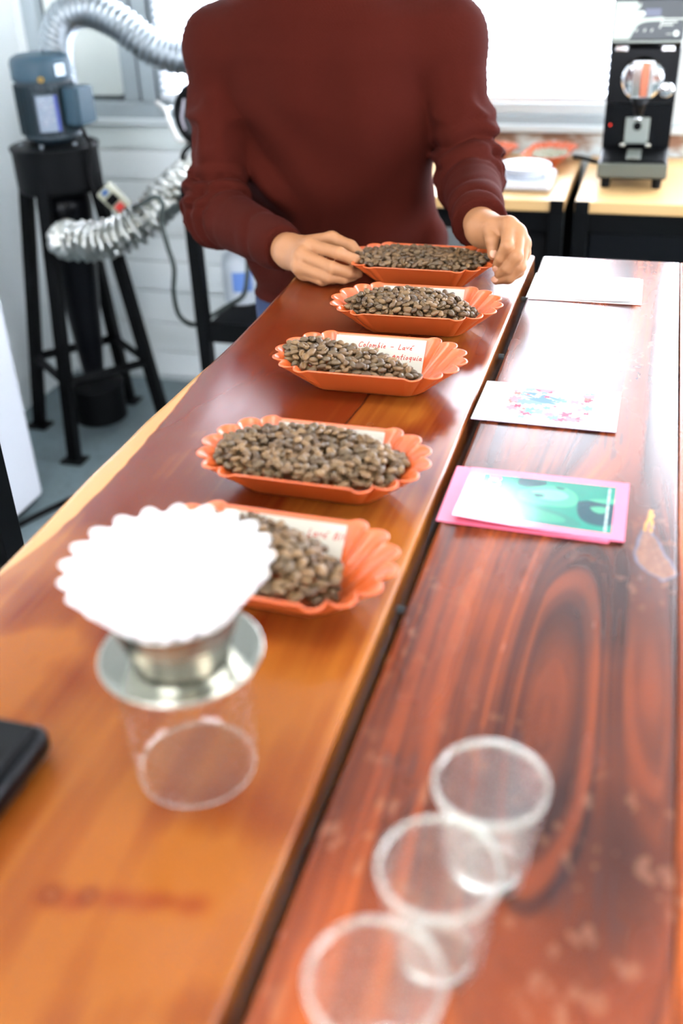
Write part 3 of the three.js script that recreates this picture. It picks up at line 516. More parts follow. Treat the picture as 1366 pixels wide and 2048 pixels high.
    for (let i = 0; i < 16; i++) blob(215 + 620 * r(), 70 + 540 * r(), 16 + 30 * r(), i % 2 ? '#fbfbfb' : '#f05f78');
    c.restore();
  });
  single('printed_card', sheet(0.154, 0.108, (u, v) => 0.0003 + 0.0012 * v * v), six(std('#8d4a78', 0.6), phys('#c4c4c4', 0.55, { map: flowers, specularIntensity: 0.1 }), whiteCard), 'white card with a pale pink and blue flower print in the middle', 'card', [-0.079, TT + 0.0007, -1.033], -0.008);
  // pink cards with the green picture on top
  const green = canvasTexture(1024, 700, (c, w, h) => {
    c.fillStyle = '#e56f8c'; c.fillRect(0, 0, w, h);
    const x0 = 100, y0 = 70, W = 845, H = 560; c.save(); c.beginPath(); c.rect(x0, y0, W, H); c.clip();
    c.fillStyle = '#127463'; c.fillRect(x0, y0, W, H);
    const poly = (col, pts) => { c.fillStyle = col; c.beginPath(); c.moveTo(...pts[0]); for (let i = 1; i < pts.length; i++) { const a = pts[i], b = pts[(i + 1) % pts.length]; c.quadraticCurveTo(a[0], a[1], (a[0] + b[0]) / 2, (a[1] + b[1]) / 2); } c.fill(); };
    poly('#0b3d40', [[330, 75], [520, 75], [500, 150], [400, 180], [330, 170]]);
    poly('#3f9273', [[345, 250], [420, 180], [520, 140], [610, 130], [700, 190], [730, 290], [700, 380], [560, 400], [420, 390], [350, 340]]);
    poly('#62aa88', [[420, 230], [520, 180], [620, 190], [680, 260], [600, 330], [480, 320]]);
    poly('#0d484a', [[440, 260], [500, 250], [520, 290], [460, 310]]); poly('#0e524d', [[560, 140], [620, 140], [640, 170], [590, 180]]);
    poly('#093a43', [[720, 300], [800, 260], [900, 300], [960, 280], [960, 560], [800, 560], [730, 470]]);
    poly('#3f9273', [[780, 260], [900, 230], [960, 220], [960, 270], [850, 290]]); poly('#3d8a6c', [[800, 350], [870, 320], [920, 360], [880, 420], [820, 400]]);
    poly('#1b6b5d', [[330, 400], [520, 420], [720, 500], [800, 620], [330, 640]]); poly('#2a7f66', [[420, 440], [600, 480], [700, 560], [560, 600], [420, 560]]);
    for (let i = 0; i < 900; i++) { const t = i / 900; c.fillStyle = i % 2 ? 'rgba(255,255,255,0.05)' : 'rgba(0,30,40,0.06)'; c.fillRect(x0 + W * hash(i, 3, 1), y0 + H * hash(i, 7, 2), 3, 3); }
    c.fillStyle = '#127463'; c.fillRect(x0, y0, 135, H);
    c.save(); c.translate(x0 + 118, y0 + 8); c.rotate(-Math.PI / 2); c.fillStyle = '#f3557f'; c.textBaseline = 'alphabetic'; c.font = 'bold 112px sans-serif'; c.textAlign = 'right'; c.fillText('ICU', 0, 0); c.restore();
    c.fillStyle = '#c4d2ca'; for (let y = y0 + 20; y < y0 + H - 16; y += 7) if (hash(y, 5, 5) > 0.16) c.fillRect(x0 + W - 46, y, 15, 5);
    c.restore();
  });
  const P = [['pink card, lowest of the pink stack, showing along its left side', 0.155, 0.107, -0.0735, -0.819, 0.004, 0.0006, (u, v) => 0.0003], ['pink card in the middle of the pink stack, showing along its near edge', 0.146, 0.106, -0.069, -0.815, -0.02, 0.0014, (u, v) => 0.0003]];
  for (const [l, w, dd, x, z, a, y, curl] of P) single('pink_card', sheet(w, dd, curl), six(pinkSide, pinkCard, pinkCard), l, 'card', [x, TT + y, z], a);
  single('printed_card', sheet(0.152, 0.106, (u, v) => 0.0004 + 0.0075 * Math.pow(1 - u, 1.6) * v * v), six(pinkSide, phys('#ffffff', 0.11, { map: green }), pinkCard), 'pink card with a green picture on top of the pink stack, one corner curled', 'card', [-0.060, TT + 0.0022, -0.817], 0.0);
}
// ---------- chaff collector on its stand ----------
function corrugated(points, r, pitch, amp, crumple, n, k, seed) {       // flexible duct along a curve
  const c = new THREE.CatmullRomCurve3(points.map(p => V(...p))), len = c.getLength(), fr = c.computeFrenetFrames(n), pos = [], idx = [], uv = [];
  for (let i = 0; i <= n; i++) {
    const u = i / n, P = c.getPointAt(u), N = fr.normals[i], B = fr.binormals[i];
    for (let j = 0; j < k; j++) { const a = j / k * 2 * Math.PI, w = r + amp * Math.cos(u * len / pitch * 2 * Math.PI) + crumple * (noise(u * len / pitch * 2.1 + seed, j / k * 22 % 22, 0.5) - 0.5); const x = Math.cos(a) * w, y = Math.sin(a) * w; pos.push(P.x + N.x * x + B.x * y, P.y + N.y * x + B.y * y, P.z + N.z * x + B.z * y); }
  }
  for (let i = 0; i < n; i++) for (let j = 0; j < k; j++) { const a = i * k + j, b = i * k + (j + 1) % k; idx.push(a, b, a + k, b, b + k, a + k); }
  for (const i of [0, n]) { const m = pos.length / 3, P = c.getPointAt(i / n); pos.push(P.x, P.y, P.z); for (let j = 0; j < k; j++) { const a = i * k + j, b = i * k + (j + 1) % k; i ? idx.push(m, a, b) : idx.push(m, b, a); } }
  const g = new THREE.BufferGeometry(); g.setAttribute('position', new THREE.Float32BufferAttribute(pos, 3)); g.setIndex(idx); g.computeVertexNormals(); return g;
}
{
  const C = [-1.652, 0, -2.64], t = thing('dust_collector', 'black cyclone dust collector with a teal electric motor on a four-legged stand', 'dust collector', C);
  const feet = [[0.018, 0.227], [-0.228, 0.025], [-0.018, -0.224], [0.228, -0.02]];
  const at = (f, y) => { const k = lerp(1, 0.46, y / 0.83); return [f[0] * k, y, f[1] * k]; };
  for (const f of feet) {
    const l = part('leg', bar(at(f, 0.004), at(f, 0.83), 0.034), M.black, t);
    part('foot_plate', rbox(0.075, 0.008, 0.06, 0.002, f[0], 0.004, f[1]), M.black, l);
  }
  for (let i = 0; i < 4; i++) { part('brace', bar(at(feet[i], 0.25), at(feet[(i + 1) % 4], 0.25), 0.022), M.black, t); part('top_rail', bar(at(feet[i], 0.8), at(feet[(i + 1) % 4], 0.8), 0.026), M.black, t); }
  part('collecting_pot', lathe([[0.0005, 0.045], [0.08, 0.045], [0.086, 0.05], [0.086, 0.155], [0.09, 0.16], [0.09, 0.17], [0.06, 0.175], [0.03, 0.2], [0.0005, 0.2]]), M.black, t);
  part('cone', lathe([[0.0005, 0.19], [0.03, 0.19], [0.034, 0.2], [0.078, 0.7], [0.08, 0.74], [0.075, 0.79], [0.0005, 0.79]]), M.blackSatin, t);
  part('blower_housing', lathe([[0.0005, 0.785], [0.112, 0.785], [0.12, 0.79], [0.122, 0.8], [0.122, 0.9], [0.126, 0.903], [0.126, 0.911], [0.115, 0.916], [0.07, 0.92], [0.0005, 0.92]]), M.black, t);
  const bolts = []; for (let i = 0; i < 6; i++) { const a = i / 6 * 6.283 + 0.35; bolts.push(cyl(0.006, 0.006, 0.01, 0.092 * Math.cos(a), 0.914, 0.092 * Math.sin(a), 6)); }
  bolts.forEach(b => part('bolt', b, M.zinc, t));
  const mo = part('motor_body', (() => { const gs = [cyl(0.076, 0.076, 0.15, 0, 0.935, 0, 48), cyl(0.05, 0.076, 0.016, 0, 0.919, 0, 48)]; for (let i = 0; i < 30; i++) { const a = i / 30 * 2 * Math.PI; gs.push(box(0.011, 0.13, 0.0035, 0.0785, 1.01, 0).rotateY(a)); } return merge(gs); })(), M.tealDark, t);
  part('fan_cover', lathe([[0.0005, 1.152], [0.062, 1.15], [0.078, 1.142], [0.083, 1.13], [0.083, 1.088], [0.08, 1.084], [0.0005, 1.084]]), M.teal, t);
  const dir = 0.56;                                // the plate faces the tables
  const plateTex = canvasTexture(256, 384, (c, w, h) => { c.fillStyle = '#737c88'; c.fillRect(0, 0, w, h); const r = rng(5); for (let i = 0; i < 60; i++) { c.fillStyle = ['rgba(190,120,120,.35)', 'rgba(90,100,140,.35)', 'rgba(240,240,245,.5)'][i % 3]; c.fillRect(16 + 160 * r(), 16 + 340 * r(), 12 + 40 * r(), 4); } c.fillStyle = '#27357c'; c.fillRect(w - 40, 0, 40, h); });
  part('name_plate', rbox(0.058, 0.094, 0.004, 0.001, 0, 1.005, 0.0885).rotateY(dir), std('#ffffff', 0.45, { map: plateTex }), t, 'pale name plate with a blue stripe');
  part('name_plate_mount', rbox(0.066, 0.102, 0.012, 0.002, 0, 1.005, 0.081).rotateY(dir), M.tealDark, t);
  const tb = part('terminal_box', rbox(0.045, 0.1, 0.08, 0.008, 0.104, 1.018, 0.0).rotateY(-0.08), M.teal, t);
  part('terminal_cover', rbox(0.008, 0.096, 0.076, 0.003, 0.13, 1.018, 0.0).rotateY(-0.08), M.teal, tb);
  part('sticker', rbox(0.03, 0.03, 0.002, 0.0006, 0, 1.112, 0.0832).rotateY(1.2), std('#cfdbe6', 0.5), t, 'small pale sticker on the fan cover');
  part('eye_bolt', new THREE.TorusGeometry(0.006, 0.002, 8, 20).translate(0, 1.092, 0.086).rotateY(0.5), std('#b08a3c', 0.35, { metalness: 1 }), t, 'small brass eye bolt');
  part('motor_cable', tube([[0.115, 0.97, 0.03], [0.13, 0.945, 0.04], [0.14, 0.92, 0.04], [0.132, 0.87, 0.045], [0.128, 0.82, 0.045], [0.14, 0.79, 0.05]], 0.006, 40, 10), M.rubber, t);
  // inlet stub towards the foil duct
  part('inlet_stub', cyl(0.036, 0.036, 0.09, 0, 0, 0, 32).rotateX(Math.PI / 2).translate(0.035, 0.655, 0.05), M.black, t);
  // switch box hanging from a leg
  const s = thing('switch_box', 'small grey switch box with a red button on the cable of the dust collector', 'switch', [-1.462, 0.772, -2.60]);
  s.rotation.set(0, 0.35, -0.85);
  part('box', rbox(0.085, 0.05, 0.04, 0.006), std('#9b9a86', 0.5), s);
  part('red_button', rbox(0.022, 0.026, 0.012, 0.004, 0.024, 0, 0.022), std('#b8241a', 0.4), s, 'red push button');
  part('black_button', rbox(0.026, 0.034, 0.01, 0.003, -0.004, 0, 0.02), M.black, s);
  part('blue_mark', rbox(0.016, 0.02, 0.004, 0.001, -0.031, 0, 0.0205), std('#31507e', 0.5), s);
  single('power_cable', tube([[-1.432, 0.738, -2.595], [-1.38, 0.764, -2.52], [-1.305, 0.798, -2.45], [-1.237, 0.826, -2.43], [-1.226, 0.805, -2.43], [-1.236, 0.766, -2.43], [-1.228, 0.70, -2.43], [-1.216, 0.64, -2.43], [-1.236, 0.56, -2.45], [-1.250, 0.47, -2.5], [-1.235, 0.425, -2.56], [-1.19, 0.445, -2.6], [-1.15, 0.47, -2.61], [-1.09, 0.51, -2.6], [-1.075, 0.56, -2.6], [-1.095, 0.63, -2.68], [-1.12, 0.7, -2.8]], 0.007, 160, 10), std('#2c3430', 0.6), 'dark grey-green cable looping from the switch box past the desk leg', 'cable');
  single('air_duct', corrugated([[-1.70, 0.86, -2.80], [-1.70, 0.99, -2.82], [-1.69, 1.12, -2.80], [-1.665, 1.19, -2.78], [-1.615, 1.235, -2.77], [-1.55, 1.245, -2.77], [-1.46, 1.21, -2.77], [-1.38, 1.15, -2.78], [-1.32, 1.122, -2.80], [-1.24, 1.118, -2.84], [-1.12, 1.13, -2.92]], 0.045, 0.018, 0.003, 0.0014, 520, 40, 1), M.zinc, 'silver metal air duct arching over the teal motor towards the window', 'duct');
  single('foil_hose', corrugated([[-1.608, 0.650, -2.60], [-1.600, 0.664, -2.54], [-1.56, 0.682, -2.478], [-1.49, 0.69, -2.455], [-1.41, 0.70, -2.455], [-1.34, 0.73, -2.475], [-1.295, 0.77, -2.52], [-1.275, 0.80, -2.61], [-1.27, 0.815, -2.76], [-1.27, 0.80, -2.96]], 0.043, 0.022, 0.010, 0.018, 560, 60, 9), std('#b4b4ae', 0.3, { metalness: 1, bumpMap: grit, bumpScale: 0.001 }), 'crumpled silver foil hose bending from the dust collector to the desk', 'hose');

  // white cabinet, black rack and floor cable at the far left
  const cab = thing('white_cabinet', 'white smooth-sided cabinet standing by the left wall in front of the dust collector', 'cabinet', [-1.79, 0, -1.93]);
  part('body', rbox(0.38, 1.1, 0.50, 0.018, 0, 0.565, 0, 4), std('#e6e7ee', 0.45), cab);
  part('plinth', rbox(0.34, 0.015, 0.46, 0.003, 0, 0.0075, 0), M.black, cab);
  part('door_panel', rbox(0.36, 1.04, 0.02, 0.006, 0, 0.575, 0.26), std('#e9eaf0', 0.4), cab);
  single('floor_cable', tube([[-1.95, 0.008, -1.62], [-1.7, 0.008, -1.72], [-1.62, 0.008, -1.92], [-1.575, 0.008, -2.05], [-1.50, 0.008, -2.2], [-1.38, 0.008, -2.32], [-1.2, 0.008, -2.4]], 0.009, 100, 8), M.rubber, 'black cable lying on the grey floor beside the white cabinet', 'cable');
  const rk = thing('steel_rack', 'black steel rack post standing beside the left table edge', 'rack', [-0.99, 0, -0.86]);
  for (const [x, z] of [[0.165, -0.14], [0.165, 0.5], [-0.3, -0.14], [-0.3, 0.5]]) part('upright', bar([x, 0, z], [x, 0.98, z], 0.045), M.black, rk);
  for (const y of [0.15, 0.5, 0.97]) part('shelf', rbox(0.5, 0.02, 0.68, 0.003, -0.07, y, 0.18), M.black, rk);
}

// ---------- desks under the window ----------
const DT = 0.832;
{
  const ply = dataTexture(512, 512, (u, v) => { const n = fbm(u * 3, v * 60, 3), f = noise(u * 12, v * 300); return mix3([216, 180, 126], [184, 140, 86], 0.6 * n + 0.3 * f); });
  const plyM = std('#ffffff', 0.33, { map: ply });
  for (const [x0, x1, label] of [[-1.21, -0.19, 'long black-framed desk with a light wooden top behind the person'], [-0.166, 0.95, 'black-framed desk with a light wooden top carrying the coffee grinder']]) {
    const w = x1 - x0, d = 0.535, c = (x0 + x1) / 2, t = thing('workbench', label, 'desk', [c, 0, -2.51 - d / 2]);
    part('tabletop', rbox(w, 0.028, d, 0.004, 0, DT - 0.014, 0), plyM, t);
    for (const sx of [-1, 1]) for (const sz of [-1, 1]) part('leg', bar([sx * (w / 2 - 0.018), 0, sz * (d / 2 - 0.018)], [sx * (w / 2 - 0.018), DT - 0.028, sz * (d / 2 - 0.018)], 0.036), M.black, t);
    for (const sx of [-1, 1]) part('corner_bracket', rbox(0.034, 0.03, 0.006, 0.002, sx * (w / 2 - 0.018), DT - 0.013, d / 2 + 0.003), M.black, t);
    part('apron', rbox(w - 0.07, 0.05, 0.02, 0.003, 0, DT - 0.054, d / 2 - 0.02), M.black, t); part('apron', rbox(w - 0.07, 0.05, 0.02, 0.003, 0, DT - 0.054, -d / 2 + 0.02), M.black, t);
    part('lower_shelf', rbox(w - 0.04, 0.03, d - 0.05, 0.003, 0, 0.42, 0), M.blackMatt, t);
    part('shelf_lip', rbox(w - 0.07, 0.06, 0.012, 0.002, 0, 0.42, d / 2 - 0.015), M.black, t);
    if (x0 > -1) {
      part('drawer_front', rbox(w - 0.08, 0.31, 0.018, 0.004, 0, 0.605, d / 2 - 0.022), M.blackSatin, t);
      part('label_holder', rbox(0.1, 0.032, 0.006, 0.002, -0.42, 0.675, d / 2 - 0.01), std('#2b2d33', 0.35), t);
    } else {
      part('side_panel', rbox(0.2, 0.34, 0.014, 0.003, w / 2 - 0.14, 0.6, d / 2 - 0.05), M.blackMatt, t);
    }
  }
  // jug on the lower shelf
  const jug = thing('plastic_jug', 'translucent white plastic jug with a blue cap on the lower shelf of the desk', 'jug', [-1.16, 0.4355, -2.76]);
  part('body', lathe([[0.0005, 0], [0.048, 0], [0.056, 0.008], [0.056, 0.12], [0.05, 0.145], [0.022, 0.165], [0.022, 0.178], [0.0005, 0.178]]), phys('#dfe6ec', 0.5, { transmission: 0.35, side: THREE.DoubleSide }), jug);
  part('cap', cyl(0.025, 0.024, 0.026, 0, 0.176, 0, 32), std('#132a96', 0.4), jug, 'blue screw cap');
  const lb = new THREE.CylinderGeometry(0.0568, 0.0568, 0.06, 32, 1, true, -0.1, 1.1).translate(0, 0.075, 0);
  part('label', lb, std('#5c7fc0', 0.6, { side: THREE.DoubleSide }), jug, 'pale blue label');
  // roaster half hidden behind the person's arm
  const r = thing('sample_roaster', 'black machine with a round ring and a looped handle, half hidden behind the person', 'machine', [-1.19, DT, -2.78]);
  part('housing', rbox(0.24, 0.17, 0.26, 0.02, 0.10, 0.14, 0), M.blackSatin, r);
  for (const [x, z] of [[0, -0.1], [0.2, -0.1], [0, 0.1], [0.2, 0.1]]) part('foot', cyl(0.012, 0.012, 0.06, x, 0, z, 16), M.rubber, r);
  part('ring', new THREE.TorusGeometry(0.062, 0.014, 16, 48).scale(1, 1.15, 1).translate(-0.045, 0.145, 0.04), M.black, r);
  part('drum_glass', cyl(0.052, 0.052, 0.04, 0, 0, 0, 40).rotateX(Math.PI / 2).translate(-0.045, 0.145, 0.02), std('#1c1d20', 0.2), r);
  part('trim_strip', tube([[-0.078, 0.19, 0.057], [-0.083, 0.165, 0.06], [-0.089, 0.14, 0.06], [-0.083, 0.11, 0.058]], 0.004, 24, 8), std('#b9b2bd', 0.3), r, 'pale curved strip on the ring');
  part('neck', rbox(0.04, 0.09, 0.05, 0.008, -0.05, 0.06, 0.02), M.black, r);
  part('handle', tube([[-0.06, 0.075, 0.06], [-0.09, 0.05, 0.07], [-0.098, 0.02, 0.075], [-0.09, -0.008, 0.078], [-0.065, -0.018, 0.08], [-0.045, -0.014, 0.08], [-0.036, 0.01, 0.08], [-0.034, 0.07, 0.08]], 0.007, 60, 10), M.rubber, r);
  single('white_hose', tube([[-1.50, 0.965, -3.02], [-1.43, 0.958, -2.93], [-1.38, 0.935, -2.85], [-1.33, 0.90, -2.79], [-1.29, 0.90, -2.76]], 0.007, 40, 12), std('#d9d5cd', 0.5), 'thin pale hose running from the window sill to the black machine', 'hose');
  // kitchen scale
  const s = thing('kitchen_scale', 'white kitchen scale with a round plate on the desk right of the person', 'scale', [-0.309, DT, -2.665]);
  part('body', rbox(0.155, 0.024, 0.165, 0.011, 0, 0.014, 0, 4), M.whitePlastic, s);
  part('neck', cyl(0.048, 0.052, 0.016, 0, 0.025, 0.0, 40), M.whitePlastic, s);
  part('plate', lathe([[0.0005, 0.04], [0.058, 0.04], [0.066, 0.043], [0.0675, 0.049], [0.066, 0.0515], [0.06, 0.0495], [0.0005, 0.049]], 64), M.whitePlastic, s);
  // two trays at the back of the desk
  single('sample_tray', trayGeo, M.orange, 'small-looking orange scalloped tray with pale green beans at the right end of the desk', 'tray', [-0.272, DT + 0.0005, -2.915], 1.45, 'orange sample trays on the desk under the window');
  single('sample_tray', trayGeo, M.orange, 'orange scalloped tray on the desk just behind the left elbow of the person', 'tray', [-0.448, DT + 0.0005, -2.905], 1.2, 'orange sample trays on the desk under the window');
  for (const [n, cx, cz, turn, cols, label] of [[1, -0.272, -2.915, 1.45, ['#a9ab92', '#b9b8a2', '#989b84'], 'raw pale grey-green coffee beans in the right tray on the desk'], [2, -0.448, -2.905, 1.2, ['#3c2a22', '#4a352a'], 'dark beans in the tray on the desk behind the arm']]) {
    const rr = rng(900 + n), list = [];
    for (let k = 0; k < 500; k++) { const x = (rr() * 2 - 1) * 0.09, z = (rr() * 2 - 1) * 0.05; if ((x / 0.088) ** 2 + (z / 0.047) ** 2 > 1) continue; const y = 0.018 + 0.008 * (1 - (x / 0.09) ** 2) + 0.005 * rr(); if (y < TRAY.h * insideDist(x, z) + 0.004) continue; const c = Math.cos(turn), sn = Math.sin(turn); list.push([cx + x * c + z * sn, DT + y, cz - x * sn + z * c, rr()]); }
    const mesh = new THREE.InstancedMesh(beanCoarse, beanStuffMat, list.length), m = new THREE.Matrix4(), q = new THREE.Quaternion(), col = new THREE.Color();
    list.forEach(([x, y, z, t], i) => { q.setFromEuler(new THREE.Euler(rr() * 6, rr() * 6, rr() * 6)); m.compose(V(x, y, z), q, V(0.8, 0.8, 0.8)); mesh.setMatrixAt(i, m); mesh.setColorAt(i, col.set(cols[Math.floor(t * cols.length)])); });
    mesh.name = n === 1 ? 'raw_coffee_beans' : 'dark_coffee_beans'; mesh.userData = { label, category: 'coffee beans', kind: 'stuff' }; shade(mesh); scene.add(mesh);
  }
  single('thin_cable', tube([[-0.21, DT + 0.006, -2.99], [-0.18, DT + 0.01, -2.95], [-0.14, DT + 0.006, -2.93], [-0.09, DT + 0.006, -2.92]], 0.006, 40, 8), M.rubber, 'thin black cable crossing the desk edge to the coffee grinder', 'cable');
}

// ---------- coffee grinder ----------
{
  const t = thing('coffee_grinder', 'tall black coffee grinder with chrome grinding chamber and a pale display panel', 'coffee grinder', [-0.043, DT, -2.78]);
  const prof = new THREE.Shape();                 // side outline in (z forward, y up): foot, back column, head leaning forward
  prof.moveTo(-0.1, 0.028); prof.lineTo(0.13, 0.028); prof.lineTo(0.132, 0.036); prof.lineTo(0.13, 0.062); prof.lineTo(0.05, 0.078); prof.lineTo(0.04, 0.085); prof.lineTo(0.044, 0.19); prof.lineTo(0.062, 0.195); prof.lineTo(0.062, 0.315); prof.lineTo(0.1, 0.338); prof.lineTo(0.088, 0.42); prof.lineTo(0.06, 0.436); prof.lineTo(-0.1, 0.436); prof.closePath();
  const g = new THREE.ExtrudeGeometry(prof, { depth: 0.156, bevelEnabled: true, bevelSize: 0.003, bevelThickness: 0.004, bevelSegments: 2 }).translate(0, 0, -0.078).rotateY(-Math.PI / 2);
  part('body', g, M.blackSatin, t);
  for (const [x, z] of [[-0.062, 0.11], [0.062, 0.11], [-0.062, -0.08], [0.062, -0.08]]) part('foot', cyl(0.011, 0.013, 0.028, x, 0, z, 20), M.rubber, t);
  part('base_front', rbox(0.168, 0.034, 0.012, 0.003, 0, 0.046, 0.134), std('#5d6057', 0.4, { metalness: 0.4 }), t, 'grey-green metal front of the base');
  part('drip_plate', rbox(0.15, 0.004, 0.075, 0.0015, 0, 0.0, 0).rotateX(0.197).translate(0, 0.073, 0.09), M.black, t);
  part('centre_rail', rbox(0.034, 0.006, 0.05, 0.002, 0, 0, 0).rotateX(0.197).translate(0, 0.078, 0.1), M.brushed, t);
  part('hopper', lathe([[0.0005, 0.436], [0.04, 0.436], [0.045, 0.445], [0.06, 0.56], [0.06, 0.6], [0.0005, 0.605]], 48).translate(0, 0, -0.02), phys('#1b1c20', 0.25, {}), t);
  // display panel on the leaning head
  const tex = canvasTexture(768, 400, (c, w, h) => {
    c.fillStyle = '#33373a'; c.fillRect(0, 0, w, h);
    c.fillStyle = '#b3bbae'; c.beginPath(); c.moveTo(0, 16); c.lineTo(250, 16); c.bezierCurveTo(300, 20, 300, 60, 262, 92); c.bezierCurveTo(240, 130, 250, 170, 300, 180); c.bezierCurveTo(390, 190, 500, 170, 540, 176); c.bezierCurveTo(560, 200, 540, 214, 500, 216); c.bezierCurveTo(380, 220, 300, 214, 250, 280); c.lineTo(188, 400); c.lineTo(0, 400); c.fill();
    c.fillStyle = '#33373a'; c.beginPath(); c.ellipse(262, 34, 16, 16, 0, 0, 7); c.fill();
    c.fillStyle = '#d4d8d0'; c.beginPath(); c.ellipse(296, 140, 46, 30, 0, 0, 7); c.fill();
    c.fillStyle = '#5b5e70'; c.fillRect(340, 90, 170, 76);
    c.fillStyle = '#b3b6ac'; for (const [x, y, l] of [[540, 186, 228], [540, 216, 160], [536, 246, 120]]) c.fillRect(x, y, l, 17); c.save(); c.translate(540, 180); c.transform(1, 0, -0.25, 1, 0, 0); c.fillRect(-8, 0, 18, 110); c.restore();
    c.fillStyle = '#a3a69c'; for (const x of [262, 352, 430]) { c.save(); c.translate(x, 308); c.rotate(0.5); c.beginPath(); c.ellipse(0, 0, 11, 21, 0, 0, 7); c.fill(); c.restore(); }
    c.fillStyle = '#8c8f85'; c.fillRect(590, 340, 70, 14); c.fillStyle = '#dfe4d8'; c.beginPath(); c.arc(700, 342, 30, 0, 7); c.fill();
  });
  const front = std('#ffffff', 0.35, { map: tex }), pg = rbox(0.158, 0.083, 0.004, 0.001);
  const uv = pg.attributes.uv, pp = pg.attributes.position; for (let i = 0; i < uv.count; i++) uv.setXY(i, pp.getX(i) / 0.158 + 0.5, pp.getY(i) / 0.083 + 0.5);
  part('display_panel', pg.rotateX(-0.145).translate(0, 0.38, 0.0985), front, t, 'pale and dark printed control panel');
  part('panel_strip', rbox(0.16, 0.006, 0.008, 0.002, 0, 0.334, 0.102), M.brushed, t);
  for (const x of [-0.055, 0.052]) part('lamp_bezel', rbox(0.03, 0.016, 0.006, 0.002, x, 0.318, 0.075), M.chrome, t);
  // grinding chamber
  part('chamber', lathe([[0.0005, 0.02], [0.04, 0.02], [0.048, 0.014], [0.052, 0.004], [0.054, 0], [0.0005, 0]], 64).rotateX(Math.PI / 2).translate(0, 0.247, 0.063), M.chrome, t, 'round chrome grinding chamber');
  const block = part('chamber_block', rbox(0.05, 0.085, 0.02, 0.003, 0.0, 0.25, 0.088), M.chrome, t);
  for (const x of [-0.018, -0.009, 0.018]) part('rib', rbox(0.004, 0.082, 0.005, 0.001, x, 0.25, 0.099), M.brushed, block);
  part('copper_plate', rbox(0.018, 0.078, 0.004, 0.001, 0.006, 0.25, 0.099), std('#b06a52', 0.3, { metalness: 1 }), block, 'copper-coloured plate');
  part('chute', lathe([[0.0005, 0], [0.008, 0], [0.011, 0.006], [0.014, 0.02], [0.026, 0.045], [0.0005, 0.045]], 40).translate(0, 0.165, 0.085), M.blackSatin, t);
  part('chute_tip', lathe([[0.0005, 0], [0.007, 0], [0.0085, 0.003], [0.008, 0.009], [0.0005, 0.009]], 32).translate(0, 0.156, 0.085), M.chrome, t);
  part('knob', lathe([[0.0005, 0], [0.016, 0], [0.018, 0.004], [0.018, 0.02], [0.015, 0.024], [0.0005, 0.024]], 32).rotateX(Math.PI / 2).translate(0.058, 0.225, 0.062), M.chrome, t);
  // fork for the filter holder
  const fork = part('fork_plate', rbox(0.058, 0.062, 0.006, 0.002, 0, 0.125, 0.049), M.brushed, t);
  part('button', cyl(0.01, 0.01, 0.008, 0, 0, 0, 24).rotateX(Math.PI / 2).translate(0, 0.137, 0.052), M.black, fork);
  part('fork_arm', rbox(0.012, 0.01, 0.05, 0.003, -0.03, 0.098, 0.07), M.steel, fork); part('fork_arm', rbox(0.012, 0.01, 0.05, 0.003, 0.03, 0.098, 0.07), M.steel, fork);
  part('power_light', new THREE.SphereGeometry(0.0026, 16, 10).translate(-0.066, 0.137, 0.046), std('#ff3a20', 0.4, { emissive: '#ff2a10', emissiveIntensity: 0.8 }), t, 'small red power light');
}
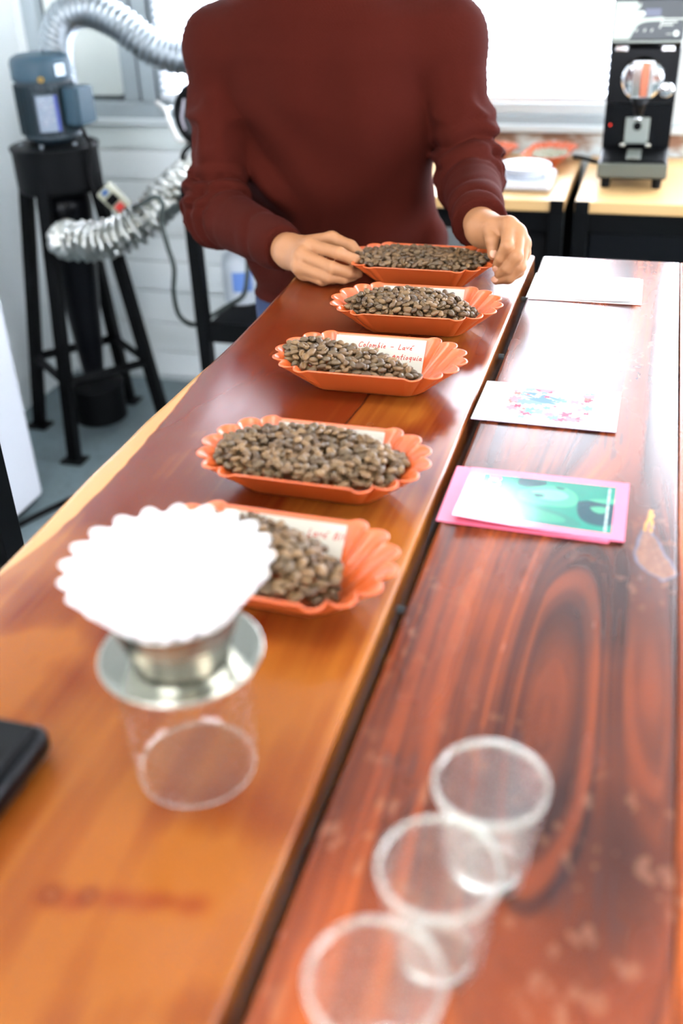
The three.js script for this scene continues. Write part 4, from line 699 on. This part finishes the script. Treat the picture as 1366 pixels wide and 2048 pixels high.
// ---------- the person ----------
function surfaceNet(f, lo, hi, h) {               // mesh of f = 0 (f < 0 inside), with normals from the field
  const nx = Math.ceil((hi[0] - lo[0]) / h) + 1, ny = Math.ceil((hi[1] - lo[1]) / h) + 1, nz = Math.ceil((hi[2] - lo[2]) / h) + 1;
  const F = new Float32Array(nx * ny * nz), id = (i, j, k) => (k * ny + j) * nx + i;
  for (let k = 0; k < nz; k++) for (let j = 0; j < ny; j++) for (let i = 0; i < nx; i++) F[id(i, j, k)] = f(lo[0] + i * h, lo[1] + j * h, lo[2] + k * h);
  const at = new Int32Array(nx * ny * nz).fill(-1), pos = [];
  const E = [[0, 1], [2, 3], [4, 5], [6, 7], [0, 2], [1, 3], [4, 6], [5, 7], [0, 4], [1, 5], [2, 6], [3, 7]];
  const v = new Float32Array(8);
  for (let k = 0; k < nz - 1; k++) for (let j = 0; j < ny - 1; j++) for (let i = 0; i < nx - 1; i++) {
    let m = 0; for (let c = 0; c < 8; c++) { v[c] = F[id(i + (c & 1), j + ((c >> 1) & 1), k + (c >> 2))]; if (v[c] < 0) m |= 1 << c; }
    if (m === 0 || m === 255) continue;
    let x = 0, y = 0, z = 0, n = 0;
    for (const [a, b] of E) { if ((v[a] < 0) === (v[b] < 0)) continue; const t = v[a] / (v[a] - v[b]); x += (a & 1) + t * ((b & 1) - (a & 1)); y += ((a >> 1) & 1) + t * (((b >> 1) & 1) - ((a >> 1) & 1)); z += (a >> 2) + t * ((b >> 2) - (a >> 2)); n++; }
    at[id(i, j, k)] = pos.length / 3; pos.push(lo[0] + (i + x / n) * h, lo[1] + (j + y / n) * h, lo[2] + (k + z / n) * h);
  }
  const idx = [], quad = (a, b, c, d, flip) => { if (a < 0 || b < 0 || c < 0 || d < 0) return; flip ? idx.push(a, c, b, a, d, c) : idx.push(a, b, c, a, c, d); };
  for (let k = 1; k < nz - 1; k++) for (let j = 1; j < ny - 1; j++) for (let i = 1; i < nx - 1; i++) {
    const s = F[id(i, j, k)] < 0;
    if (s !== F[id(i + 1, j, k)] < 0) quad(at[id(i, j - 1, k - 1)], at[id(i, j, k - 1)], at[id(i, j, k)], at[id(i, j - 1, k)], !s);
    if (s !== F[id(i, j + 1, k)] < 0) quad(at[id(i - 1, j, k - 1)], at[id(i - 1, j, k)], at[id(i, j, k)], at[id(i, j, k - 1)], !s);
    if (s !== F[id(i, j, k + 1)] < 0) quad(at[id(i - 1, j - 1, k)], at[id(i, j - 1, k)], at[id(i, j, k)], at[id(i - 1, j, k)], !s);
  }
  const nor = new Float32Array(pos.length), e = h * 0.6;
  for (let p = 0; p < pos.length; p += 3) { const [x, y, z] = [pos[p], pos[p + 1], pos[p + 2]]; const a = f(x + e, y, z) - f(x - e, y, z), b = f(x, y + e, z) - f(x, y - e, z), c = f(x, y, z + e) - f(x, y, z - e), l = Math.hypot(a, b, c) || 1; nor[p] = a / l; nor[p + 1] = b / l; nor[p + 2] = c / l; }
  const g = new THREE.BufferGeometry(); g.setAttribute('position', new THREE.Float32BufferAttribute(pos, 3)); g.setAttribute('normal', new THREE.Float32BufferAttribute(nor, 3)); g.setIndex(idx); return g;
}
const smin = (a, b, k) => { const h = Math.max(k - Math.abs(a - b), 0) / k; return Math.min(a, b) - h * h * k * 0.25; };
function capsule(A, B, ra, rb) {                  // tapered capsule, as a function
  const ab = [B[0] - A[0], B[1] - A[1], B[2] - A[2]], l2 = ab[0] ** 2 + ab[1] ** 2 + ab[2] ** 2;
  return (x, y, z) => { const px = x - A[0], py = y - A[1], pz = z - A[2]; const t = clamp((px * ab[0] + py * ab[1] + pz * ab[2]) / l2, 0, 1); return Math.hypot(px - ab[0] * t, py - ab[1] * t, pz - ab[2] * t) - lerp(ra, rb, t); };
}
function stack(rows, pow = 2.3) {                 // upright trunk of oval sections [y, cx, cz, a, b]
  return (x, y, z) => {
    let i = 0; const yc = clamp(y, rows[0][0], rows[rows.length - 1][0]); while (i < rows.length - 2 && yc > rows[i + 1][0]) i++;
    const r0 = rows[i], r1 = rows[i + 1], t = smooth(0, 1, (yc - r0[0]) / (r1[0] - r0[0])) * 0.5 + 0.5 * (yc - r0[0]) / (r1[0] - r0[0]);
    const cx = lerp(r0[1], r1[1], t), cz = lerp(r0[2], r1[2], t), a = lerp(r0[3], r1[3], t), b = lerp(r0[4], r1[4], t);
    const q = Math.pow(Math.pow(Math.abs((x - cx) / a), pow) + Math.pow(Math.abs((z - cz) / b), pow), 1 / pow);
    const d = (q - 1) * Math.min(a, b), dy = y - yc; return dy === 0 ? d : d > 0 ? Math.hypot(d, dy) : Math.max(d, Math.abs(dy));
  };
}
const ARM = {
  right: { sh: [-0.742, 1.246, -1.775], el: [-0.722, 1.005, -1.635], wr: [-0.528, 1.0, -1.458] },
  left: { sh: [-0.345, 1.262, -1.785], el: [-0.290, 1.062, -1.715], wr: [-0.231, 1.042, -1.478] },
};
const TORSO = [[0.80, -0.547, -1.835, 0.19, 0.122], [0.95, -0.547, -1.805, 0.184, 0.122], [1.07, -0.549, -1.783, 0.181, 0.118], [1.17, -0.552, -1.768, 0.186, 0.12], [1.25, -0.556, -1.757, 0.188, 0.108], [1.305, -0.562, -1.748, 0.165, 0.085], [1.345, -0.57, -1.74, 0.085, 0.062], [1.37, -0.572, -1.735, 0.07, 0.058]];
const person = thing('person', 'standing person in a burgundy sweater, both hands on the farthest orange tray', 'person', [0, 0, 0]);
{
  const knit = dataTexture(512, 512, (u, v) => { const n = 0.5 + 0.5 * Math.sin(u * 512 * 0.6) * Math.sin(v * 512 * 0.6), f = noise(u * 256, v * 256), g = fbm(u * 12, v * 12, 3); return [255 * (0.3 * n + 0.4 * f + 0.3 * g), 0, 0].fill(255 * (0.3 * n + 0.4 * f + 0.3 * g)); }, false, true);
  const sweaterM = phys('#370f08', 0.95, { specularIntensity: 0.15, sheen: 0.1, sheenColor: new THREE.Color('#a04a62'), sheenRoughness: 0.4, bumpMap: knit, bumpScale: 0.0004 });
  const skinM = phys('#976744', 0.5, { specularIntensity: 0.6, bumpMap: grit, bumpScale: 0.0001 });
  const jeansM = std('#1b2a4c', 0.85), hairM = std('#2c1d14', 0.6), shoeM = std('#22211f', 0.6);
  const along = (A, B, x, y, z) => { const ab = [B[0] - A[0], B[1] - A[1], B[2] - A[2]], l = Math.hypot(...ab); return ((x - A[0]) * ab[0] + (y - A[1]) * ab[1] + (z - A[2]) * ab[2]) / l; };
  const lerp3 = (A, B, t) => [lerp(A[0], B[0], t), lerp(A[1], B[1], t), lerp(A[2], B[2], t)];

  // sweater: trunk and sleeves in one piece, with folds where the cloth bunches
  const trunk = stack(TORSO), clav = [capsule([-0.6, 1.318, -1.745], [-0.730, 1.264, -1.772], 0.055, 0.052), capsule([-0.545, 1.318, -1.745], [-0.36, 1.278, -1.78], 0.055, 0.052)];
  const sleeves = Object.entries(ARM).map(([side, { sh, el, wr }]) => {
    const up = capsule(sh, el, 0.06, 0.051), low = capsule(el, lerp3(el, wr, 1.0), 0.051, 0.037), L = Math.hypot(el[0] - wr[0], el[1] - wr[1], el[2] - wr[2]), U = Math.hypot(el[0] - sh[0], el[1] - sh[1], el[2] - sh[2]), cut = side === 'right' ? L - 0.012 : L - 0.022;
    return (x, y, z) => {
      let a = up(x, y, z), b = low(x, y, z); if (Math.min(a, b) > 0.06) return Math.min(a, b);
      const s = along(sh, el, x, y, z), q = along(el, wr, x, y, z), wob = 2.5 * noise(x * 22, y * 22, z * 22 + (side === 'right' ? 0 : 9));
      // rounded folds with sharp valleys round the elbow, long soft ones on the upper sleeve
      const near = Math.exp(-(((s - U + 0.025) / 0.045) ** 2)), fold = t => 1.6 * Math.abs(Math.sin(t / 2)) - 0.9;
      a -= 0.012 * near * fold(s / 0.0048 + wob * 2.2) + 0.006 * Math.sin(s / 0.026 + wob * 2.6) * smooth(0.02, 0.12, s);
      b -= 0.010 * Math.exp(-(((q - 0.015) / 0.04) ** 2)) * fold(q / 0.0046 + wob * 2) + 0.006 * fold(q / 0.0085 + wob * 2.4) * smooth(L * 0.4, L - 0.04, q) * (side === 'left' ? 1 : 0.45);
      b = Math.max(b, q - cut);
      return smin(a, b, 0.03);
    };
  });
  const sweaterF = (x, y, z) => {
    let t = trunk(x, y, z);
    if (Math.abs(t) < 0.05) {
      const u = (x + 0.55), w = fbm(x * 9 + 4, y * 7, 2, z * 6);
      t -= 0.014 * (w - 0.5) * 2 + 0.015 * Math.sin((u * 0.75 + (y - 1.08)) * 58 + 4 * w) * Math.exp(-(((x + 0.66) / 0.07) ** 2) - (((y - 1.03) / 0.09) ** 2)) + 0.006 * Math.sin((u - (y - 1.0) * 0.6) * 50 + 3 * w) * Math.exp(-(((y - 0.93) / 0.08) ** 2));
      t += 0.006 * Math.exp(-(((y - 0.825) / 0.02) ** 2));
    }
    const kk = lerp(0.012, 0.06, smooth(1.17, 1.27, y)); let d = smin(t, Math.min(clav[0](x, y, z), clav[1](x, y, z)), 0.07); for (const s of sleeves) d = smin(d, s(x, y, z), kk);
    d = Math.max(d, 0.805 - y, y - 1.362);
    return d;
  };
  const sg = surfaceNet(sweaterF, [-0.84, 0.79, -1.98], [-0.17, 1.385, -1.42], 0.006);
  { const p = sg.attributes.position, uv = new Float32Array(p.count * 2); for (let i = 0; i < p.count; i++) { uv[i * 2] = (p.getX(i) + p.getZ(i) * 0.6) * 4; uv[i * 2 + 1] = p.getY(i) * 4; } sg.setAttribute('uv', new THREE.BufferAttribute(uv, 2)); }
  const sw = part('sweater', sg, sweaterM, person, 'burgundy knitted sweater');
  part('collar', new THREE.TorusGeometry(0.066, 0.009, 12, 48).rotateX(Math.PI / 2 + 0.16).scale(1.06, 1.15, 0.88).translate(-0.572, 1.362, -1.736), sweaterM, sw);

  // jeans
  const hip = stack([[0.66, -0.547, -1.845, 0.17, 0.11], [0.75, -0.547, -1.843, 0.182, 0.118], [0.87, -0.547, -1.83, 0.176, 0.112]]);
  const legs = [[-0.64, -0.455]].flat().map(x => [capsule([x, 0.78, -1.845], [x + (x < -0.55 ? -0.01 : 0.01), 0.45, -1.84], 0.092, 0.064), capsule([x + (x < -0.55 ? -0.01 : 0.01), 0.45, -1.84], [x + (x < -0.55 ? -0.02 : 0.02), 0.07, -1.87], 0.064, 0.056)]).flat();
  const jf = (x, y, z) => { let d = hip(x, y, z); for (const l of legs) d = smin(d, l(x, y, z), 0.03); d -= 0.003 * (fbm(x * 20, y * 16, 2, z * 20) - 0.5); return Math.max(d, 0.055 - y); };
  part('jeans', surfaceNet(jf, [-0.78, 0.04, -1.99], [-0.32, 0.9, -1.68], 0.011), jeansM, person, 'dark blue jeans');
  for (const x of [-0.66, -0.435]) {
    const s = smin, A = capsule([x, 0.04, -1.90], [x + (x < -0.55 ? -0.02 : 0.02), 0.035, -1.70], 0.04, 0.034), B = capsule([x, 0.04, -1.89], [x, 0.1, -1.88], 0.042, 0.042);
    part('shoe', surfaceNet((a, b, c) => Math.max(s(A(a, b, c), B(a, b, c), 0.03), 0.004 - b), [x - 0.09, -0.01, -1.97], [x + 0.09, 0.16, -1.63], 0.008), shoeM, person);
  }

  // body: hands first, each on a fine grid, then the head, and the trunk with limbs under the clothes
  const HAND = {
    right: {
      wr: ARM.right.wr, mcp: [[-0.480, 1.022, -1.418], [-0.489, 1.012, -1.402], [-0.491, 0.996, -1.396], [-0.486, 0.984, -1.402]],
      f: [[[-0.4265, 1.0195, -1.395], [-0.4065, 1.0085, -1.403], [-0.3945, 0.9975, -1.415]], [[-0.4335, 1.0015, -1.380], [-0.412, 0.9925, -1.392], [-0.4015, 0.9865, -1.408]], [[-0.4395, 0.9885, -1.378], [-0.4205, 0.983, -1.392], [-0.410, 0.981, -1.408]], [[-0.4515, 0.981, -1.384], [-0.4375, 0.980, -1.396], [-0.428, 0.980, -1.408]]],
      th: [[-0.496, 1.012, -1.455], [-0.456, 1.022, -1.455], [-0.423, 1.0155, -1.444], [-0.4035, 1.006, -1.432]],
    },
    left: {
      wr: ARM.left.wr, mcp: [[-0.184, 1.062, -1.432], [-0.170, 1.052, -1.430], [-0.162, 1.036, -1.432], [-0.162, 1.020, -1.438]],
      f: [[[-0.180, 1.042, -1.396], [-0.1885, 1.024, -1.399], [-0.1945, 1.0085, -1.406]], [[-0.166, 1.028, -1.394], [-0.178, 1.010, -1.396], [-0.190, 0.999, -1.403]], [[-0.161, 1.012, -1.400], [-0.175, 0.996, -1.400], [-0.194, 0.989, -1.405]], [[-0.164, 1.0, -1.415], [-0.178, 0.988, -1.416], [-0.192, 0.984, -1.419]]],
      th: [[-0.226, 1.045, -1.466], [-0.2115, 1.052, -1.446], [-0.205, 1.040, -1.424], [-0.2025, 1.022, -1.416]],
    },
  };
  const rad = [[0.0105, 0.0094, 0.0084, 0.0072], [0.0107, 0.0096, 0.0085, 0.0074], [0.0102, 0.0091, 0.0080, 0.0070], [0.0092, 0.0080, 0.0071, 0.0062]];
  const handF = H => {
    const fingers = H.f.map((c, i) => { const q = [H.mcp[i], ...c], r = rad[i]; return [capsule(q[0], q[1], r[0], r[1]), capsule(q[1], q[2], r[1], r[2]), capsule(q[2], q[3], r[2], r[3])]; });
    const th = [capsule(H.th[0], H.th[1], 0.0145, 0.0118), capsule(H.th[1], H.th[2], 0.0116, 0.0098), capsule(H.th[2], H.th[3], 0.0098, 0.0076)];
    const c = lerp3(H.wr, H.mcp[1], 0.12), palm = H.mcp.map((m, i) => capsule(lerp3(c, lerp3(H.wr, m, 0.3), 0.6), m, 0.0165 - 0.0008 * i, 0.0125 - 0.0006 * i));
    const el = H === HAND.right ? ARM.right.el : ARM.left.el, fore = capsule(lerp3(H.wr, el, 0.45), H.wr, 0.031, 0.0235);
    return (x, y, z) => {
      let p = 1; for (const f of palm) p = smin(p, f(x, y, z), 0.012);
      p = smin(p, fore(x, y, z), 0.028);
      let f = 1; for (const [a, b, cc] of fingers) f = smin(f, smin(smin(a(x, y, z), b(x, y, z), 0.004), cc(x, y, z), 0.004), 0.001);
      const t = smin(smin(th[0](x, y, z), th[1](x, y, z), 0.006), th[2](x, y, z), 0.004);
      let d = smin(p, f, 0.005); d = smin(d, t, p < t + 0.004 ? 0.010 : 0.004);
      // knuckles
      for (let i = 0; i < 4; i++) { const m = H.mcp[i]; const q = (x - m[0]) ** 2 + (y - m[1]) ** 2 + (z - m[2]) ** 2; if (q < 0.0009) d -= 0.0012 * Math.exp(-q / 0.00006); }
      return Math.max(d, TT + 0.0006 - y);
    };
  };
  const bits = [];
  const clip = (H, f) => { const el = H === HAND.right ? ARM.right.el : ARM.left.el; return (x, y, z) => Math.max(f(x, y, z), along(H.wr, el, x, y, z) - 0.04); };
  for (const H of [HAND.right, HAND.left]) {
    const all = [H.wr, ...H.mcp, ...H.f.flat(), ...H.th], lo = [0, 1, 2].map(k => Math.min(...all.map(p => p[k])) - 0.045), hi = [0, 1, 2].map(k => Math.max(...all.map(p => p[k])) + 0.045);
    bits.push(surfaceNet(clip(H, handF(H)), lo, hi, 0.0026));
  }
  // head: bent down towards the tray
  const hc = [-0.585, 1.50, -1.665], tilt = 0.45, ct = Math.cos(tilt), st = Math.sin(tilt);
  const headLocal = (x, y, z) => { const a = x - hc[0], b = y - hc[1], c = z - hc[2]; return [a, b * ct + c * st, -b * st + c * ct]; };
  const ell = (p, c, r) => { const q = Math.hypot((p[0] - c[0]) / r[0], (p[1] - c[1]) / r[1], (p[2] - c[2]) / r[2]); return (q - 1) * Math.min(...r); };
  const headF = (x, y, z) => {
    const p = headLocal(x, y, z), ax = [Math.abs(p[0]), p[1], p[2]];
    let d = ell(p, [0, 0.035, -0.01], [0.073, 0.088, 0.093]);
    d = smin(d, ell(p, [0, -0.045, 0.028], [0.052, 0.068, 0.055]), 0.04);
    d = smin(d, ell(p, [0, -0.092, 0.058], [0.022, 0.018, 0.02]), 0.03);
    d = smin(d, ell(p, [0, 0.03, 0.078], [0.05, 0.012, 0.014]), 0.02);
    d = -smin(-d, ell(ax, [0.03, 0.008, 0.092], [0.016, 0.011, 0.014]), 0.012);
    const bridge = capsule([0, 0.018, 0.083], [0, -0.028, 0.104], 0.007, 0.011); d = smin(d, bridge(p[0], p[1], p[2]), 0.012);
    d = smin(d, ell(ax, [0.012, -0.032, 0.092], [0.008, 0.007, 0.009]), 0.008);
    d = smin(d, ell(p, [0, -0.058, 0.083], [0.022, 0.006, 0.009]), 0.006); d = smin(d, ell(p, [0, -0.069, 0.081], [0.018, 0.006, 0.009]), 0.006);
    d = smin(d, ell(ax, [0.076, -0.005, -0.012], [0.009, 0.03, 0.018]), 0.008);
    const neck = capsule([-0.573, 1.33, -1.742], [hc[0], hc[1] - 0.06, hc[2] - 0.03], 0.054, 0.056); d = smin(d, neck(x, y, z), 0.025);
    return Math.max(d, 1.335 - y);
  };
  bits.push(surfaceNet(headF, [-0.70, 1.325, -1.82], [-0.47, 1.64, -1.50], 0.0045));
  const innerTrunk = stack(TORSO.slice(0, 7).map(r => [r[0], r[1], r[2], r[3] - 0.022, r[4] - 0.02])), limbs = [];
  for (const [k, a] of Object.entries(ARM)) limbs.push(capsule(a.sh, a.el, 0.048, 0.04), capsule(a.el, lerp3(a.el, a.wr, 0.9), 0.04, 0.022));
  for (const s of [-1, 1]) limbs.push(capsule([-0.547 + s * 0.09, 0.78, -1.845], [-0.547 + s * 0.1, 0.45, -1.84], 0.075, 0.048), capsule([-0.547 + s * 0.1, 0.45, -1.84], [-0.547 + s * 0.115, 0.08, -1.87], 0.045, 0.032));
  const neckIn = capsule([-0.573, 1.28, -1.742], [-0.575, 1.36, -1.735], 0.05, 0.05);
  bits.push(surfaceNet((x, y, z) => { let d = smin(innerTrunk(x, y, z), neckIn(x, y, z), 0.03); for (const l of limbs) d = smin(d, l(x, y, z), 0.025); return d; }, [-0.82, 0.03, -1.97], [-0.2, 1.42, -1.42], 0.012));
  bits.forEach(b => { const p = b.attributes.position, uv = new Float32Array(p.count * 2); for (let i = 0; i < p.count; i++) { uv[i * 2] = (p.getX(i) + p.getZ(i)) * 8; uv[i * 2 + 1] = p.getY(i) * 8; } b.setAttribute('uv', new THREE.BufferAttribute(uv, 2)); });
  const body = part('body', mergeGeometries(bits), skinM, person);
  // nails on the fingers that show them
  const nailM = phys('#bd8a6e', 0.3);
  const nail = (tip, before, out, r) => { const d = V(...tip).sub(V(...before)).normalize(), n = V(...out); n.sub(d.clone().multiplyScalar(n.dot(d))).normalize(); const b = new THREE.Matrix4().makeBasis(d.clone().cross(n), d, n); const g = new THREE.SphereGeometry(1, 20, 12).scale(0.0052, 0.0062, 0.0016).applyMatrix4(b).translate(tip[0] - d.x * 0.001 + n.x * r, tip[1] - d.y * 0.001 + n.y * r, tip[2] - d.z * 0.001 + n.z * r); part('fingernail', g, nailM, body); };
  nail(HAND.left.th[3], HAND.left.th[2], [0.25, 0.45, 0.85], 0.0069); nail(HAND.left.f[0][2], HAND.left.f[0][1], [0.15, 0.35, 0.9], 0.0066); nail(HAND.left.f[2][2], HAND.left.f[2][1], [0.0, 0.5, 0.85], 0.0064);
  nail(HAND.right.f[0][2], HAND.right.f[0][1], [0.25, 0.45, 0.85], 0.0066);
  // eyes and hair
  for (const s of [-1, 1]) { const p = [s * 0.03, 0.008, 0.078]; const w = [hc[0] + p[0], hc[1] + p[1] * ct - p[2] * st, hc[2] + p[1] * st + p[2] * ct]; part('eye', new THREE.SphereGeometry(0.0118, 20, 14).translate(...w), std('#ece6de', 0.2), body); part('iris', new THREE.SphereGeometry(0.0055, 16, 10).translate(w[0], w[1] - 0.006, w[2] + 0.0075), std('#3a2a1c', 0.15), body); }
  part('hair', surfaceNet((x, y, z) => { const p = headLocal(x, y, z); let d = ell(p, [0, 0.042, -0.018], [0.081, 0.094, 0.1]); d = Math.max(d, -(p[1] - (-0.04 + 0.95 * Math.max(0, p[2] + 0.02)))); return d - 0.004 * (noise(x * 60, y * 60, z * 60) - 0.5); }, [-0.70, 1.38, -1.83], [-0.47, 1.66, -1.50], 0.006), hairM, person, 'short dark hair');
}


renderer.render(scene, camera);
